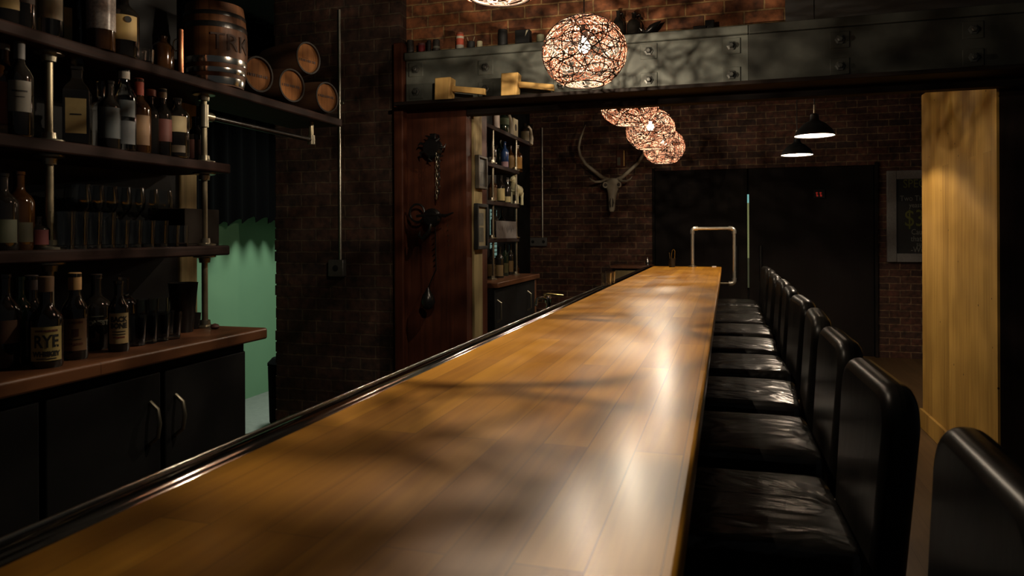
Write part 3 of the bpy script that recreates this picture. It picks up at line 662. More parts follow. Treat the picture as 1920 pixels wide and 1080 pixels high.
cask(487, zs, -1.725, 'leftmost wooden cask on the shelf over the doorway', 0.004, 0)
cask(549, zs, -1.725, 'middle wooden cask of the three on the shelf over the doorway', 0.0, 0)
cask(615, zs, -1.725, 'rightmost wooden cask beside the conduit pipe', -0.006, 0)
cask(580, zs+0.142, -1.725, 'single wooden cask stacked on top of two others', 0.010, 0)
# bottom pipe shelf: glasses, bin and bottles
GG = 'glasses on the lowest pipe shelf'
def ord_label(i, fmt): return fmt % ORD[i]
tall = [146, 172, 198, 224, 250, 276, 302]
for i, px in enumerate(tall):
    X = -1.90
    mb = MB().lathe([(0.030, 0), (0.030, 0.004), (0.004, 0.010), (0.0035, 0.085), (0.012, 0.095), (0.034, 0.125), (0.038, 0.155), (0.034, 0.195), (0.032, 0.195), (0.0355, 0.155), (0.032, 0.128), (0.010, 0.099), (0.001, 0.096)], 18, cap=False)
    tag(mb.build('wine_glass', 'glass_clear'), ord_label(i, '%s wine glass from the left in the back row of the lowest shelf'), 'glass', 'wine glasses on the lowest pipe shelf').location = (X, at(px, X), S1)
for i, px in enumerate([118, 143, 170, 196, 222, 247, 271, 296]):
    X = -1.765
    tag(tumbler(0.029, 0.105 if i < 4 else 0.085).build('highball_glass', 'glass_clear'), ord_label(i, '%s highball glass from the left along the front of the lowest shelf'), 'glass', GG).location = (X, at(px, X), S1)
for i, px in enumerate([322, 340]):
    X = -1.748
    tag(tumbler(0.022, 0.07).build('shot_glass', 'glass_clear'), ['left of two shot glasses in front of the dark brown bin', 'right of two shot glasses in front of the dark brown bin'][i], 'glass', 'shot glasses by the bin').location = (X, at(px, X), S1)
t = thing('storage_bin', 'dark brown open bin at the right end of the lowest shelf', 'bin', (-1.86, at(348, -1.86), S1), 0)
mb = MB().box(-0.08, 0.075, -0.09, 0.085, 0, 0.006)
for a in ((-0.08, -0.074, -0.09, 0.085), (0.069, 0.075, -0.09, 0.085), (-0.074, 0.069, -0.09, -0.084), (-0.074, 0.069, 0.079, 0.085)): mb.box(a[0], a[1], a[2], a[3], 0.006, 0.13)
mb.build('bin_body', mat('bin_brown', (0.016, 0.012, 0.009), 0.8, Specular_IOR_Level=0.1), t, bevel=0.002)
G1 = 'bottles on the lowest pipe shelf'
B(5, -1.80, S1, 'dark bottle at the left frame edge with dull green label, lowest shelf', 0.036, 0.20, 'glass_dark', lab=(0.1, 0.4, (0.10, 0.11, 0.05), 1.0), group=G1)
B(36, -1.82, S1, 'dark bottle with amber glints beside the leftmost one, lowest shelf', 0.036, 0.21, 'glass_amber', lab=(0.1, 0.35, (0.10, 0.09, 0.04), 1.0), group=G1)
B(72, -1.80, S1, 'short bottle with red label near the left post, lowest shelf', 0.028, 0.09, 'glass_dark', lab=(0.15, 0.6, (0.22, 0.03, 0.03), 1.0), group=G1)
# back counter bottles
B(8, -1.72, CT, 'dark bottle with brown label at the left end of the back counter', 0.036, 0.235, 'glass_dark', body=0.60, lab=(0.28, 0.52, (0.22, 0.10, 0.05), 1.0), group=GC)
B(36, -1.74, CT, 'plain dark bottle left of the rye bottle on the back counter', 0.034, 0.225, 'glass_green', body=0.60, group=GC)
B(58, -1.73, CT, 'bottle with pale side label partly hidden behind the rye bottle', 0.040, 0.225, 'glass_dark', body=0.55, lab=(0.10, 0.50, (0.34, 0.26, 0.20), 0.9), cap=(0.16, (0.10, 0.06, 0.05), .5), group=GC)
B(86, -1.645, CT, 'squat whiskey bottle with big square RYE label on back counter', 0.038, 0.225, 'glass_dark', body=0.52, neck=0.38, lab=(0.085, 0.46, (0.62, 0.47, 0.16), 0.98), cap=(0.16, (0.36, 0.20, 0.09), .5), capw=1.2, group=GC,
  words=[(None, 0.050, 0.0935, (0.3, 0.12, 0.06), 0.005), ('RYE', 0.043, 0.066, 'ink', 0.76), ('WHISKEY', 0.0165, 0.036, 'ink', 0.86), (None, 0.044, 0.0245, 'ink', 0.0025)])
B(140, -1.675, CT, 'bottle with tan neck foil and tan label with dark crest', 0.032, 0.228, 'glass_dark', body=0.56, neck=0.44, lab=(0.11, 0.48, (0.45, 0.25, 0.11), 0.95), cap=(0.19, (0.50, 0.28, 0.10), .5), group=GC, words=[(None, 0.036, 0.100, (0.2, 0.07, 0.04), 0.006), (None, 0.016, 0.073, (0.12, 0.03, 0.02), 0.020), (None, 0.030, 0.055, 'ink', 0.002), (None, 0.036, 0.043, (0.25, 0.08, 0.04), 0.005)])
B(180, -1.765, CT, 'clear necked bottle with pale printed lettering on back counter', 0.040, 0.215, 'glass_dark', body=0.56, neck=0.34, cap=(0.05, (0.1, 0.05, 0.04), .5), group=GC, words=[('HONEST', 0.0185, 0.078, (0.34, 0.33, 0.24), 0.9), (None, 0.036, 0.097, (0.20, 0.20, 0.14), 0.003)])
B(222, -1.665, CT, 'slim bottle with cream label reading BACK BONE on back counter', 0.028, 0.20, 'glass_dark', body=0.60, neck=0.42, lab=(0.12, 0.55, (0.60, 0.44, 0.20), 1.0), group=GC, words=[('BACK', 0.020, 0.092, 'ink', 0.82), ('BONE', 0.020, 0.074, 'ink', 0.82), (None, 0.034, 0.058, 'ink', 0.0025), (None, 0.034, 0.050, 'ink', 0.0025), (None, 0.030, 0.042, (0.4, 0.08, 0.04), 0.004)])
B(232, -1.80, CT, 'clear bottle standing behind the back row of rocks glasses', 0.036, 0.20, 'glass_clear', body=0.56, group=GC)
k = 0
for X, pxs in ((-1.70, [252, 274, 297, 319]), (-1.76, [262, 284, 306]), (-1.83, [255, 276, 297])):
    for px in pxs:
        row = {-1.70: 'front', -1.76: 'second', -1.83: 'rear'}[X]
        tag(tumbler(0.030, 0.085 if X > -1.8 else 0.12).build('rocks_glass', 'glass_clear'), '%s glass from the left in the %s row on the back counter' % (ORD[pxs.index(px)], row), 'glass', 'glasses on the back counter').location = (X, at(px, X), CT)
# stacked pint glasses
t = thing('mixing_tin', 'tall dark flared mixing tin near the pipe post on back counter', 'tin', (-1.775, at(343, -1.775), CT))
MB().lathe([(0.030, 0), (0.032, 0.004), (0.047, 0.165), (0.048, 0.168), (0.046, 0.168), (0.030, 0.01), (0.001, 0.008)], 24, cap=False).build('tin_body', 'iron', t)
MB().lathe([(0.0325, 0.03), (0.034, 0.034), (0.0342, 0.042)], 24, cap=False).build('base_ring', 'stainless', t)
t = thing('tool_cup', 'small black cup of bar tools against the pipe post', 'cup', (-1.80, at(364, -1.80), CT))
MB().lathe([(0.018, 0), (0.022, 0.055), (0.020, 0.055), (0.016, 0.004)], 14).build('cup', 'iron', t)
held(MB().tube([(-0.004, 0, 0.01), (-0.012, 0.01, 0.075)], 0.0025, 6).build('bar_spoon', 'stainless'), t, 'taller steel spoon in the small black cup by the pipe post', 'spoon')
held(MB().tube([(0.004, 0, 0.01), (0.010, -0.008, 0.07)], 0.0025, 6).build('bar_spoon', 'stainless'), t, 'shorter steel spoon in the small black cup by the pipe post', 'spoon')
t = tag(MB().lathe([(0.001, 0), (0.012, 0.002), (0.016, 0.008), (0.012, 0.016), (0.001, 0.02)], 10).build('bottle_stopper', label_mat((0.22, 0.07, 0.05))), 'small dark red stopper lying beside the post foot', 'stopper'); t.location = (-1.72, 2.13, CT)
t = tag(MB().box(-0.05, 0.05, -0.05, 0.05, 0, 0.006).build('bar_mat', mat('mat_brown', (0.12, 0.05, 0.035), 0.6), bevel=0.002), 'flat brown mat at the end of the back counter', 'mat'); t.location = (-1.80, 2.36-0.22, CT); t.location.y = 2.09+0.06; t.location.x = -1.93

# ---------------------------------------------------------------- doorway valance and kitchen
mb = MB(); n = 160; vs = []; fs = []
rv = random.Random(8)
for i in range(n+1):
    y = 3.2+3.3*i/n
    ph = y*2*PI/0.16+1.3*math.sin(y*3.1)
    x = -3.80+0.026*math.sin(ph)
    zb = 1.50+0.022*math.sin(ph+0.6)+0.03*math.sin(y*5.1)+rv.uniform(-0.006, 0.006)
    vs += [(x, y, zb), (x+0.004, y, zb), (x+0.004, y, 3.2), (x, y, 3.2)]
for i in range(n):
    a = i*4; b = a+4
    for q in range(4): fs.append((a+q, a+(q+1) % 4, b+(q+1) % 4, b+q))
mb.add(vs, fs); tag(mb.build('valance_curtain', 'cloth_black'), 'black pleated curtain hanging before the green kitchen wall', 'curtain')
t = thing('step_bin', 'black bin standing on the kitchen floor by the brick edge', 'bin', (-3.12, 4.62, 0.012))
MB().lathe([(0.10, 0), (0.11, 0.02), (0.12, 0.42), (0.115, 0.43)], 20).build('bin_body', 'cloth_black', t)
MB().lathe([(0.123, 0.43), (0.123, 0.45), (0.09, 0.485), (0.001, 0.49)], 20).build('lid', 'cloth_black', t)
MB().tube([(0.10, -0.06, 0.46), (0.12, 0, 0.475), (0.10, 0.06, 0.46)], 0.005, 8).build('handle', 'stainless', t)

# ---------------------------------------------------------------- conduit and boxes
def conduit(label, x, y, z0, z1, bx, ports):
    t = thing('conduit_pipe', label, 'conduit', (x, y, z0))
    MB().tube([(0, 0, 0), (0, 0, z1-z0)], 0.0095, 12).build('pipe', 'conduit_steel', t)
    MB().box(-0.014, 0.03, -0.006, 0.016, (z1-z0)*0.62, (z1-z0)*0.62+0.018).build('clip', 'galvanised', t, bevel=0.002)
    b = MB().box(bx[0], bx[1], -0.03, 0.016, -0.11, 0.0).build('outlet_box', mat('box_grey', (0.10, 0.095, 0.09), 0.5, 0.5), t, bevel=0.006)
    for px in ports: MB().lathe([(0.020, 0), (0.020, 0.003), (0.014, 0.004)], 16, T(px, -0.03, -0.055) @ RX(PI/2)).build('socket', 'black_paint', b)
conduit('thin steel conduit running down the brick beside the kitchen doorway', -2.405, 4.182, 1.236, 2.86, (-0.075, 0.035), [-0.02])
conduit('steel conduit on the far brick wall ending in two sockets', -2.233, 8.882, 1.35, 2.74, (-0.16, 0.06), [-0.12, 0.02])

# ---------------------------------------------------------------- things on the steel beam
zt = 2.2+0.335
def can(x, y, r, h, col, label, name='tin_can', cat='can', bands=(), lid=None):
    t = thing(name, label, cat, (x, y, zt), 0, 'small things standing on the steel beam')
    MB().lathe([(r*0.94, 0), (r, 0.004), (r, h-0.004), (r*0.94, h), (0.001, h-0.001)], 20).build('body', label_mat(col), t)
    for z0, z1, c in bands: MB().lathe([(r+0.0005, z0*h), (r+0.0005, z1*h)], 20, cap=False).build('band', label_mat(c), t)
    if lid: MB().lathe([(r*0.97, h-0.002), (r*0.97, h+0.01), (0.001, h+0.012)], 20).build('lid', label_mat(lid), t)
    return t
Y = 4.22
def bx(px, Y): u = (px-960)/1354.0; c, s = 0.95864, 0.28462; Z = Y/(u*s+c); return Z*(u*c-s)
can(bx(771, Y), Y, 0.022, 0.085, (0.07, 0.06, 0.05), 'dim brown jar at the left end of the steel beam top', 'jar', 'jar', [(0.3, 0.5, (0.03, 0.03, 0.03))], (0.05, 0.04, 0.03))
can(bx(792, Y), Y, 0.022, 0.070, (0.45, 0.03, 0.04), 'small red can second from the left on the beam', bands=[(0.8, 1, (0.3, 0.1, 0.1))])
can(bx(806, Y), Y, 0.014, 0.085, (0.03, 0.04, 0.03), 'narrow dark bottle between red can and zigzag cup on the beam', 'small_bottle', 'bottle')
can(bx(820, Y), Y, 0.022, 0.085, (0.06, 0.06, 0.05), 'dark cup with a pale slash on the beam left part', 'cup', 'cup', [(0.35, 0.5, (0.30, 0.29, 0.22))])
can(bx(864, Y), Y, 0.024, 0.105, (0.60, 0.10, 0.05), 'red and white spice tin standing on the beam', bands=[(0.02, 0.36, (0.55, 0.50, 0.42)), (0.74, 0.88, (0.62, 0.56, 0.42))], lid=(0.45, 0.12, 0.06))
t = can(bx(885, Y), Y, 0.024, 0.055, (0.03, 0.03, 0.03), 'black pot with pale picks right of the red white tin', 'pick_pot', 'pot')
held(MB().tube([(-0.008, 0, 0.02), (-0.026, 0, 0.085)], 0.003, 6).build('wooden_pick', label_mat((0.45, 0.35, 0.2))), t, 'pale pick leaning left in the black pot on the beam', 'pick')
held(MB().tube([(0.004, 0, 0.02), (0.022, 0, 0.085)], 0.003, 6).build('wooden_pick', label_mat((0.45, 0.35, 0.2))), t, 'pale pick leaning right in the black pot on the beam', 'pick')
can(bx(901, Y), Y, 0.018, 0.052, (0.72, 0.66, 0.42), 'small cream candle on the beam', 'candle', 'candle')
can(bx(944, Y), Y, 0.030, 0.10, (0.02, 0.02, 0.02), 'black jar with a pale vertical label on the beam', 'jar', 'jar', (), (0.03, 0.03, 0.03))
t = thing('black_box', 'square black box between jar and green cup on the beam', 'box', (bx(983, Y), Y, zt)); MB().box(-0.045, 0.045, -0.03, 0.03, 0, 0.095).build('carton', 'black_paint', t, bevel=0.003)
MB().add([(0.018, -0.0306, 0.05), (0.026, -0.0306, 0.088), (0.040, -0.0306, 0.090)], [(0, 1, 2)]).build('corner_mark', label_mat((0.55, 0.5, 0.35)), t, smooth=False)
can(bx(1015, Y), Y, 0.024, 0.060, (0.40, 0.40, 0.24), 'pale green cup on the beam beside the woven lamp', 'cup', 'cup')
def jug(px, r, h, label):
    x = bx(px, Y+0.03); t = thing('brown_jug', label, 'jug', (x, Y+0.03, zt), 0, 'dark jugs on the steel beam')
    MB().lathe([(r*0.95, 0), (r, 0.01), (r, h*0.55), (r*0.8, h*0.68), (r*0.35, h*0.80), (r*0.32, h*0.95), (r*0.4, h), (0.001, h)], 20).build('body', 'glass_dark', t)
    MB().tube([(r*0.3, 0, h*0.90), (r*0.75, 0, h*0.92), (r*0.85, 0, h*0.75)], 0.006, 8).build('handle', 'glass_dark', t)
jug(1161, 0.035, 0.17, 'tall dark bottle on the beam just right of the woven lamp')
jug(1191, 0.045, 0.15, 'dark growler jug on the beam, right of the tall bottle')
t = thing('bird_figurine', 'small dark bird figure on the beam right of the growler', 'figurine', (bx(1220, Y), Y, zt))
MB().lathe([(0.001, -0.05), (0.014, -0.03), (0.022, 0.0), (0.016, 0.03), (0.001, 0.07)], 14, T(0.01, 0, 0.045) @ RY(math.radians(55))).build('body', 'iron', t)
MB().lathe([(0.001, -0.014), (0.012, 0), (0.001, 0.016)], 10, T(-0.035, 0, 0.035)).build('head', 'iron', t)
MB().tube([(-0.045, -0.004, 0.035), (-0.058, -0.004, 0.05)], [0.004, 0.001], 6).build('beak', 'white_enamel', t)
MB().tube([(0.0, 0, 0.0), (0.0, 0, 0.03)], 0.004, 6).build('leg', 'iron', t)
t = thing('toy_truck', 'tiny dark toy truck at the right of the beam top', 'toy', (bx(1322, Y), Y, zt))
MB().box(-0.06, 0.02, -0.02, 0.02, 0.012, 0.032).box(0.005, 0.055, -0.02, 0.02, 0.012, 0.060).build('body', 'iron', t, bevel=0.004)
for x in (-0.04, 0.035):
    for y in (-0.02, 0.02): MB().lathe([(0.012, -0.004), (0.012, 0.004)], 12, T(x, y, 0.012) @ RX(PI/2)).build('wheel', 'black_paint', t)
def mallet(x, lab, h, tilt):
    t = thing('wooden_mallet', lab, 'mallet', (x, 4.06, 2.2), tilt, 'wooden mallets on the beam ledge')
    MB().add([(-0.055, -0.045, 0), (0.040, -0.045, 0), (0.052, -0.045, h), (-0.052, -0.045, h), (-0.055, 0.045, 0), (0.040, 0.045, 0), (0.052, 0.045, h), (-0.052, 0.045, h)],
             [(0, 1, 2, 3), (5, 4, 7, 6), (0, 3, 7, 4), (1, 5, 6, 2), (3, 2, 6, 7), (0, 4, 5, 1)]).build('head', 'mallet_wood', t, bevel=0.006)
    MB().add([(0.045, -0.013, h*0.40), (0.045, 0.013, h*0.40), (0.045, 0.013, h*0.66), (0.045, -0.013, h*0.66), (0.255, -0.013, h*0.16), (0.255, 0.013, h*0.16), (0.255, 0.013, h*0.44), (0.255, -0.013, h*0.44)],
             [(0, 1, 2, 3), (7, 6, 5, 4), (0, 4, 5, 1), (1, 5, 6, 2), (2, 6, 7, 3), (3, 7, 4, 0)]).build('handle', 'mallet_wood', t, bevel=0.004)
mallet(-1.62, 'left wooden mallet on the ledge below the steel beam', 0.135, 0.0)
mallet(-1.205, 'right wooden mallet on the ledge, next to the woven lamp', 0.135, 0.04)

# ---------------------------------------------------------------- iron hoist on the red wood wall
t = thing('chain_hoist', 'old black iron chain hoist hanging on the red wood wall', 'hoist', (-1.735, 4.13, 1.93))
MB().lathe([(0.001, -0.03), (0.05, -0.028), (0.062, -0.012), (0.045, 0), (0.062, 0.012), (0.05, 0.028), (0.001, 0.03)], 20, RX(PI/2)).build('pulley_wheel', 'iron', t)
for a in range(7):
    an = a*2*PI/7; MB().tube([(0.05*math.cos(an), -0.02, 0.05*math.sin(an)), (0.085*math.cos(an), -0.015, 0.07*math.sin(an)), (0.095*math.cos(an+.25), -0.01, 0.085*math.sin(an+.25))], [0.010, 0.007, 0.003], 6).build('spike', 'iron', t)
MB().box(-0.02, 0.02, 0.0, 0.07, 0.03, 0.09).build('bracket', 'iron', t, bevel=0.004)
def chain(x, z0, z1, parent, m):
    mb = MB(); n = int((z0-z1)/0.026)
    for i in range(n):
        zc = z0-0.026*(i+0.5); fl = i % 2
        mb.tube([((x+0.007*math.cos(b)) if fl else x, (-0.02 if fl else -0.02+0.007*math.cos(b)), zc+0.016*math.sin(b)) for b in [2*PI*k/10 for k in range(10)]], 0.0026, 5, closed=True)
    mb.build('chain', m, parent)
chain(0.035, -0.03, -0.32, t, 'galvanised'); chain(0.05, -0.05, -0.30, t, 'iron')
MB().lathe([(0.001, -0.025), (0.045, -0.024), (0.058, -0.010), (0.058, 0.010), (0.045, 0.024), (0.001, 0.025)], 20, T(-0.0, -0.01, -0.43) @ RX(PI/2)).build('pulley_wheel', 'iron', t)
MB().tube([(-0.10+0.05*math.cos(b), -0.01, -0.40+0.055*math.sin(b)) for b in [2*PI*k/20 for k in range(20)]], 0.007, 8, closed=True).build('ring', 'iron', t)
MB().tube([(-0.10, -0.02, -0.42), (0.0, -0.03, -0.41), (0.09, -0.02, -0.42), (0.14, -0.01, -0.40)], [0.008, 0.012, 0.010, 0.004], 8).build('arm', 'iron', t)
MB().tube([(0.0, -0.03, -0.47), (-0.01, -0.04, -0.52), (-0.05, -0.045, -0.56), (-0.075, -0.04, -0.54), (-0.07, -0.035, -0.51)], [0.010, 0.013, 0.013, 0.009, 0.004], 8).build('hook', 'iron', t)
MB().tube([(0.02, -0.012, -0.45), (0.025, -0.012, -0.75)], 0.004, 6).build('rod', 'iron', t)
mb = MB()
for i in range(6): mb.lathe([(0.001, -0.006), (0.006, 0), (0.001, 0.006)], 8, T(0.10+0.002*i, -0.015, -0.45-0.03*i))
mb.build('beads', 'chrome', t)
MB().lathe([(0.001, -0.07), (0.03, -0.055), (0.045, -0.02), (0.035, 0.02), (0.015, 0.05), (0.006, 0.07)], 18, T(-0.03, -0.01, -0.93)).build('weight', 'iron', t)
MB().tube([(0.025, -0.012, -0.75), (0.0, -0.012, -0.80), (-0.03, -0.01, -0.865)], 0.004, 6).build('weight_link', 'iron', t)
# pictures on the jamb
def picture(y0, y1, z0, z1, label, fm, paper, fw):
    t = thing('framed_picture', label, 'picture', (-1.524, (y0+y1)/2, z0)); hw = (y1-y0)/2; h = z1-z0
    mb = MB().box(0, 0.028, -hw, -hw+fw, 0, h).box(0, 0.028, hw-fw, hw, 0, h).box(0, 0.028, -hw+fw, hw-fw, 0, fw).box(0, 0.028, -hw+fw, hw-fw, h-fw, h)
    mb.build('frame', fm, t, bevel=0.003)
    MB().box(0.001, 0.014, -hw+fw, hw-fw, fw, h-fw).build('mount', label_mat(paper), t, smooth=False)
    for a, b in ((0.52, 0.80), (0.16, 0.48)):
        MB().box(0.014, 0.0146, -hw*0.42, hw*0.42, h*a, h*b).build('print', mat('print_dark', (0.06, 0.06, 0.045), 0.6, var=0.9, scale=50), t, smooth=False)
picture(4.290, 4.50, 1.30, 1.592, 'black framed picture with pale mount, lower on the wall end', 'black_paint', (0.42, 0.36, 0.20), 0.022)
picture(4.315, 4.49, 1.688, 1.90, 'grey framed picture above the black framed one', mat('pewter', (0.06, 0.05, 0.035), 0.6, 0.1), (0.10, 0.10, 0.09), 0.016)

# ---------------------------------------------------------------- alcove shelves
t = thing('alcove_cabinet', 'plank topped counter on black cabinet in the far alcove', 'counter', (-1.66, 4.62, 0))
MB().box(-0.19, 0.19, 0.0, 1.13, 1.032, 1.07).build('worktop', 'counter_wood', t, bevel=0.006)
MB().box(-0.19, 0.15, 0.0, 1.06, 0.0, 1.032).build('cabinet_body', 'cabinet_black', t, smooth=False)
MB().box(-0.19, 0.165, 1.06, 1.11, 0.0, 1.032).build('end_panel', 'counter_wood', t, bevel=0.004)
for i, (y0, y1) in enumerate(((0.0, 0.53), (0.53, 1.06))):
    d = MB().box(0.15, 0.166, y0+0.004, y1-0.004, 0.08, 1.02).build('door', 'cabinet_black', t, bevel=0.004)
    MB().tube([(0.166, y0+0.05 if i == 0 else y0+0.30, 0.80), (0.195, y0+0.05 if i == 0 else y0+0.30, 0.82), (0.195, y0+0.05 if i == 0 else y0+0.30, 0.93), (0.166, y0+0.05 if i == 0 else y0+0.30, 0.95)], 0.006, 8).build('handle', 'galvanised', d)
t = thing('alcove_shelves', 'dark plank shelves on pipes against the alcove wall', 'shelf', (-1.72, 4.62, 1.07))
AS = [1.365, 1.635, 1.905, 2.175]
for i, z0 in enumerate(AS): MB().box(-0.13, 0.125, 0.0, 0.96 if i < 3 else 1.32, z0-0.03-1.07, z0-1.07).build('shelf_board', 'shelf_wood', t, bevel=0.004)
for y in (0.33, 0.93):
    for k in range(4):
        z0 = (1.07, AS[0], AS[1], AS[2])[k]; MB().tube([(0.108, y, z0-1.07), (0.108, y, AS[k]-0.03-1.07)], 0.009, 10).build('post', 'galvanised', t)
        mb = MB(); flange(mb, 0.1, y, z0-1.07); mb.build('flange', 'galvanised', t)
def Bx(px, X, z, *a, **k): return bottle(a[0], (X, at(px, X), z), *a[1:], n=14, **k)
GA = 'bottles on the alcove shelves'
for px, X, z, lb, r, h, g, kw in [
  (931, -1.66, AS[3], 'bottle with bright white label at the left of the top alcove shelf', 0.030, 0.20, 'glass_amber', dict(lab=(0.1, 0.6, (0.6, 0.5, 0.45), 1.1))),
  (944, -1.68, AS[3], 'wide green bottle on the top alcove shelf', 0.050, 0.17, 'glass_green', dict(body=0.75, lab=(0.45, 0.75, (0.12, 0.17, 0.08), 1.2))),
  (985, -1.66, AS[3], 'dark bottle with tan label on the top alcove shelf right part', 0.042, 0.17, 'glass_dark', dict(body=0.7, lab=(0.1, 0.6, (0.22, 0.17, 0.08), 1.0))),
  (923, -1.66, AS[2], 'dark bottle left of the pipe on the second highest alcove shelf', 0.034, 0.20, 'glass_dark', dict(lab=(0.05, 0.3, (0.5, 0.48, 0.45), 0.8))),
  (938, -1.70, AS[2], 'dark green bottle behind the blue one in the alcove', 0.034, 0.23, 'glass_green', dict()),
  (947, -1.65, AS[2], 'blue glass bottle on the second highest alcove shelf', 0.032, 0.21, 'glass_blue', dict(lab=(0.05, 0.25, (0.55, 0.35, 0.4), 1.0))),
  (958, -1.66, AS[2], 'amber labelled bottle right of the blue bottle', 0.028, 0.20, 'glass_amber', dict(lab=(0.08, 0.6, (0.40, 0.22, 0.05), 1.0))),
  (970, -1.65, AS[2], 'fat bottle with mustard yellow label in the alcove', 0.046, 0.22, 'glass_amber', dict(lab=(0.12, 0.55, (0.55, 0.28, 0.04), 1.1))),
  (924, -1.66, AS[1], 'brown labelled bottle at the left of the middle alcove shelf', 0.036, 0.19, 'glass_amber', dict(lab=(0.08, 0.55, (0.32, 0.18, 0.07), 1.0))),
  (940, -1.65, AS[1], 'dark bottle with long cream label, middle alcove shelf', 0.032, 0.21, 'glass_dark', dict(lab=(0.08, 0.52, (0.55, 0.45, 0.2), 1.0))),
  (952, -1.65, AS[1], 'dark bottle with short cream label, middle alcove shelf', 0.028, 0.20, 'glass_dark', dict(lab=(0.06, 0.28, (0.5, 0.42, 0.2), 1.0), cap=(0.15, (0.4, 0.35, 0.3), .4))),
  (928, -1.70, AS[0], 'plain dark bottle on the lowest alcove shelf, left end', 0.032, 0.22, 'glass_dark', dict()),
  (941, -1.72, AS[0], 'plain dark bottle behind the printed card in the alcove', 0.032, 0.22, 'glass_dark', dict()),
  (921, -1.64, CT, 'dark bottle with tan label at the left end of the alcove counter', 0.034, 0.22, 'glass_dark', dict(lab=(0.1, 0.5, (0.34, 0.22, 0.08), 0.9))),
  (936, -1.63, CT, 'second bottle from the left on the alcove counter, tan label', 0.036, 0.23, 'glass_dark', dict(lab=(0.06, 0.42, (0.36, 0.22, 0.08), 0.9))),
  (947, -1.66, CT, 'third bottle from the left on the alcove counter, slim', 0.028, 0.25, 'glass_green', dict(lab=(0.1, 0.4, (0.20, 0.18, 0.05), 0.9))),
  (957, -1.66, CT, 'rightmost slim bottle on the alcove counter', 0.028, 0.25, 'glass_dark', dict(lab=(0.1, 0.45, (0.34, 0.20, 0.06), 0.9)))]:
    Bx(px, X, z, lb, r, h, g, group=GA, **kw)
t = thing('ram_horn', 'cream curved horn standing left on the top alcove shelf', 'horn', (-1.64, at(957, -1.64), AS[3]))
MB().tube([(0.0, 0.04, 0.005), (0.0, 0.03, 0.07), (0.0, 0.0, 0.14), (0.0, -0.05, 0.18), (0, -0.09, 0.17)], [0.022, 0.02, 0.016, 0.01, 0.003], 10).build('horn_body', 'bone', t)
t = thing('curled_horn', 'cream horn curling off the right end of the top alcove shelf', 'horn', (-1.635, at(994, -1.635), AS[3]))
MB().tube([(0, 0.03, 0.0), (0, 0.05, 0.06), (0, 0.02, 0.13), (0, -0.05, 0.15), (0, -0.08, 0.13)], [0.02, 0.019, 0.015, 0.010, 0.003], 10).build('horn_body', 'bone', t)
t = thing('photo_card', 'cream card with dark oval picture on the top alcove shelf', 'card', (-1.63, at(967, -1.63), AS[3]))
MB().box(-0.004, 0.004, -0.065, 0.065, 0, 0.15).build('card_sheet', label_mat((0.52, 0.46, 0.30)), t, smooth=False)
MB().lathe([(0.028, 0), (0.028, 0.001)], 16, T(0.0042, 0, 0.08) @ RY(PI/2)).build('picture_spot', 'ink', t)
# standing goat figurine
GS = 1.35
t = thing('goat_figurine', 'pale carved goat figure on the right end of the alcove shelf', 'figurine', (-1.635, at(969, -1.635), AS[1]))
MB().tube([(0, 0.06, 0.07), (0, 0.03, 0.085), (0, -0.03, 0.09), (0, -0.06, 0.10)], [0.020, 0.034, 0.034, 0.024], 12).tube([(0, -0.05, 0.10), (0, -0.075, 0.14), (0, -0.082, 0.155), (0, -0.12, 0.14)], [0.022, 0.017, 0.017, 0.008], 10).build('body', mat('carved_stone', (0.42, 0.40, 0.25), 0.6), t)
for y in (-0.05, 0.055):
    for x in (-0.018, 0.018): MB().tube([(x, y, 0.075), (x, y, 0.04), (x, y, 0)], [0.012, 0.008, 0.009], 8).build('leg', 'carved_stone', t)
for x in (-0.01, 0.01): MB().tube([(x, -0.078, 0.165), (x, -0.06, 0.195), (x, -0.035, 0.19)], [0.006, 0.004, 0.002], 6).build('horn', 'carved_stone', t)
t.scale = (GS, GS, GS)
t = thing('printed_card', 'grey printed sheet propped along the lower alcove shelf edge', 'card', (-1.605, 5.20, AS[0]))
MB().box(0, 0.004, -0.20, 0.32, 0, 0.13).build('sheet', label_mat((0.32, 0.29, 0.28)), t, smooth=False)
mb = MB(); rp = random.Random(2)
for i in range(9):
    y = -0.16+i*0.045; mb.add([(0.0045, y+rp.uniform(0, .02), 0.03+rp.uniform(0, .03)), (0.0045, y+0.03, 0.06+rp.uniform(0, .02)), (0.0045, y+rp.uniform(0, .04), 0.11)], [(0, 1, 2)])
mb.build('sketch', 'ink', t, smooth=False)
tag(MB().lathe([(0.020, 0), (0.022, 0.05), (0.012, 0.06), (0.012, 0.075), (0.001, 0.076)], 14).build('small_jar', 'glass_amber'), 'small jar alone near the right end of the alcove counter', 'jar').location = (-1.62, 5.58, CT)

# ---------------------------------------------------------------- elk skull
t = thing('elk_skull', 'pale elk skull with long curved antlers on the far brick wall', 'skull', (-1.325, 8.89, 1.66))
secs = [(0.00, 0.022, 0.020, -0.19), (0.02, 0.036, 0.030, -0.19), (0.09, 0.040, 0.036, -0.17), (0.17, 0.048, 0.045, -0.15), (0.25, 0.062, 0.060, -0.125), (0.31, 0.088, 0.070, -0.11), (0.35, 0.096, 0.078, -0.10), (0.385, 0.080, 0.075, -0.09), (0.41, 0.045, 0.045, -0.08)]
mb = MB(); vs = []; fs = []; n = 16
for z, w, dpt, y in secs:
    for i in range(n):
        a = 2*PI*i/n; q = abs(math.sin(a))**0.8*(1 if math.sin(a) > 0 else -1)
        vs.append((w*math.cos(a), y-dpt*q, z))
for j in range(len(secs)-1):
    for i in range(n): k = (i+1) % n; fs.append((j*n+i, j*n+k, (j+1)*n+k, (j+1)*n+i))
fs.append(tuple(range(n))); fs.append(tuple((len(secs)-1)*n+i for i in range(n)))
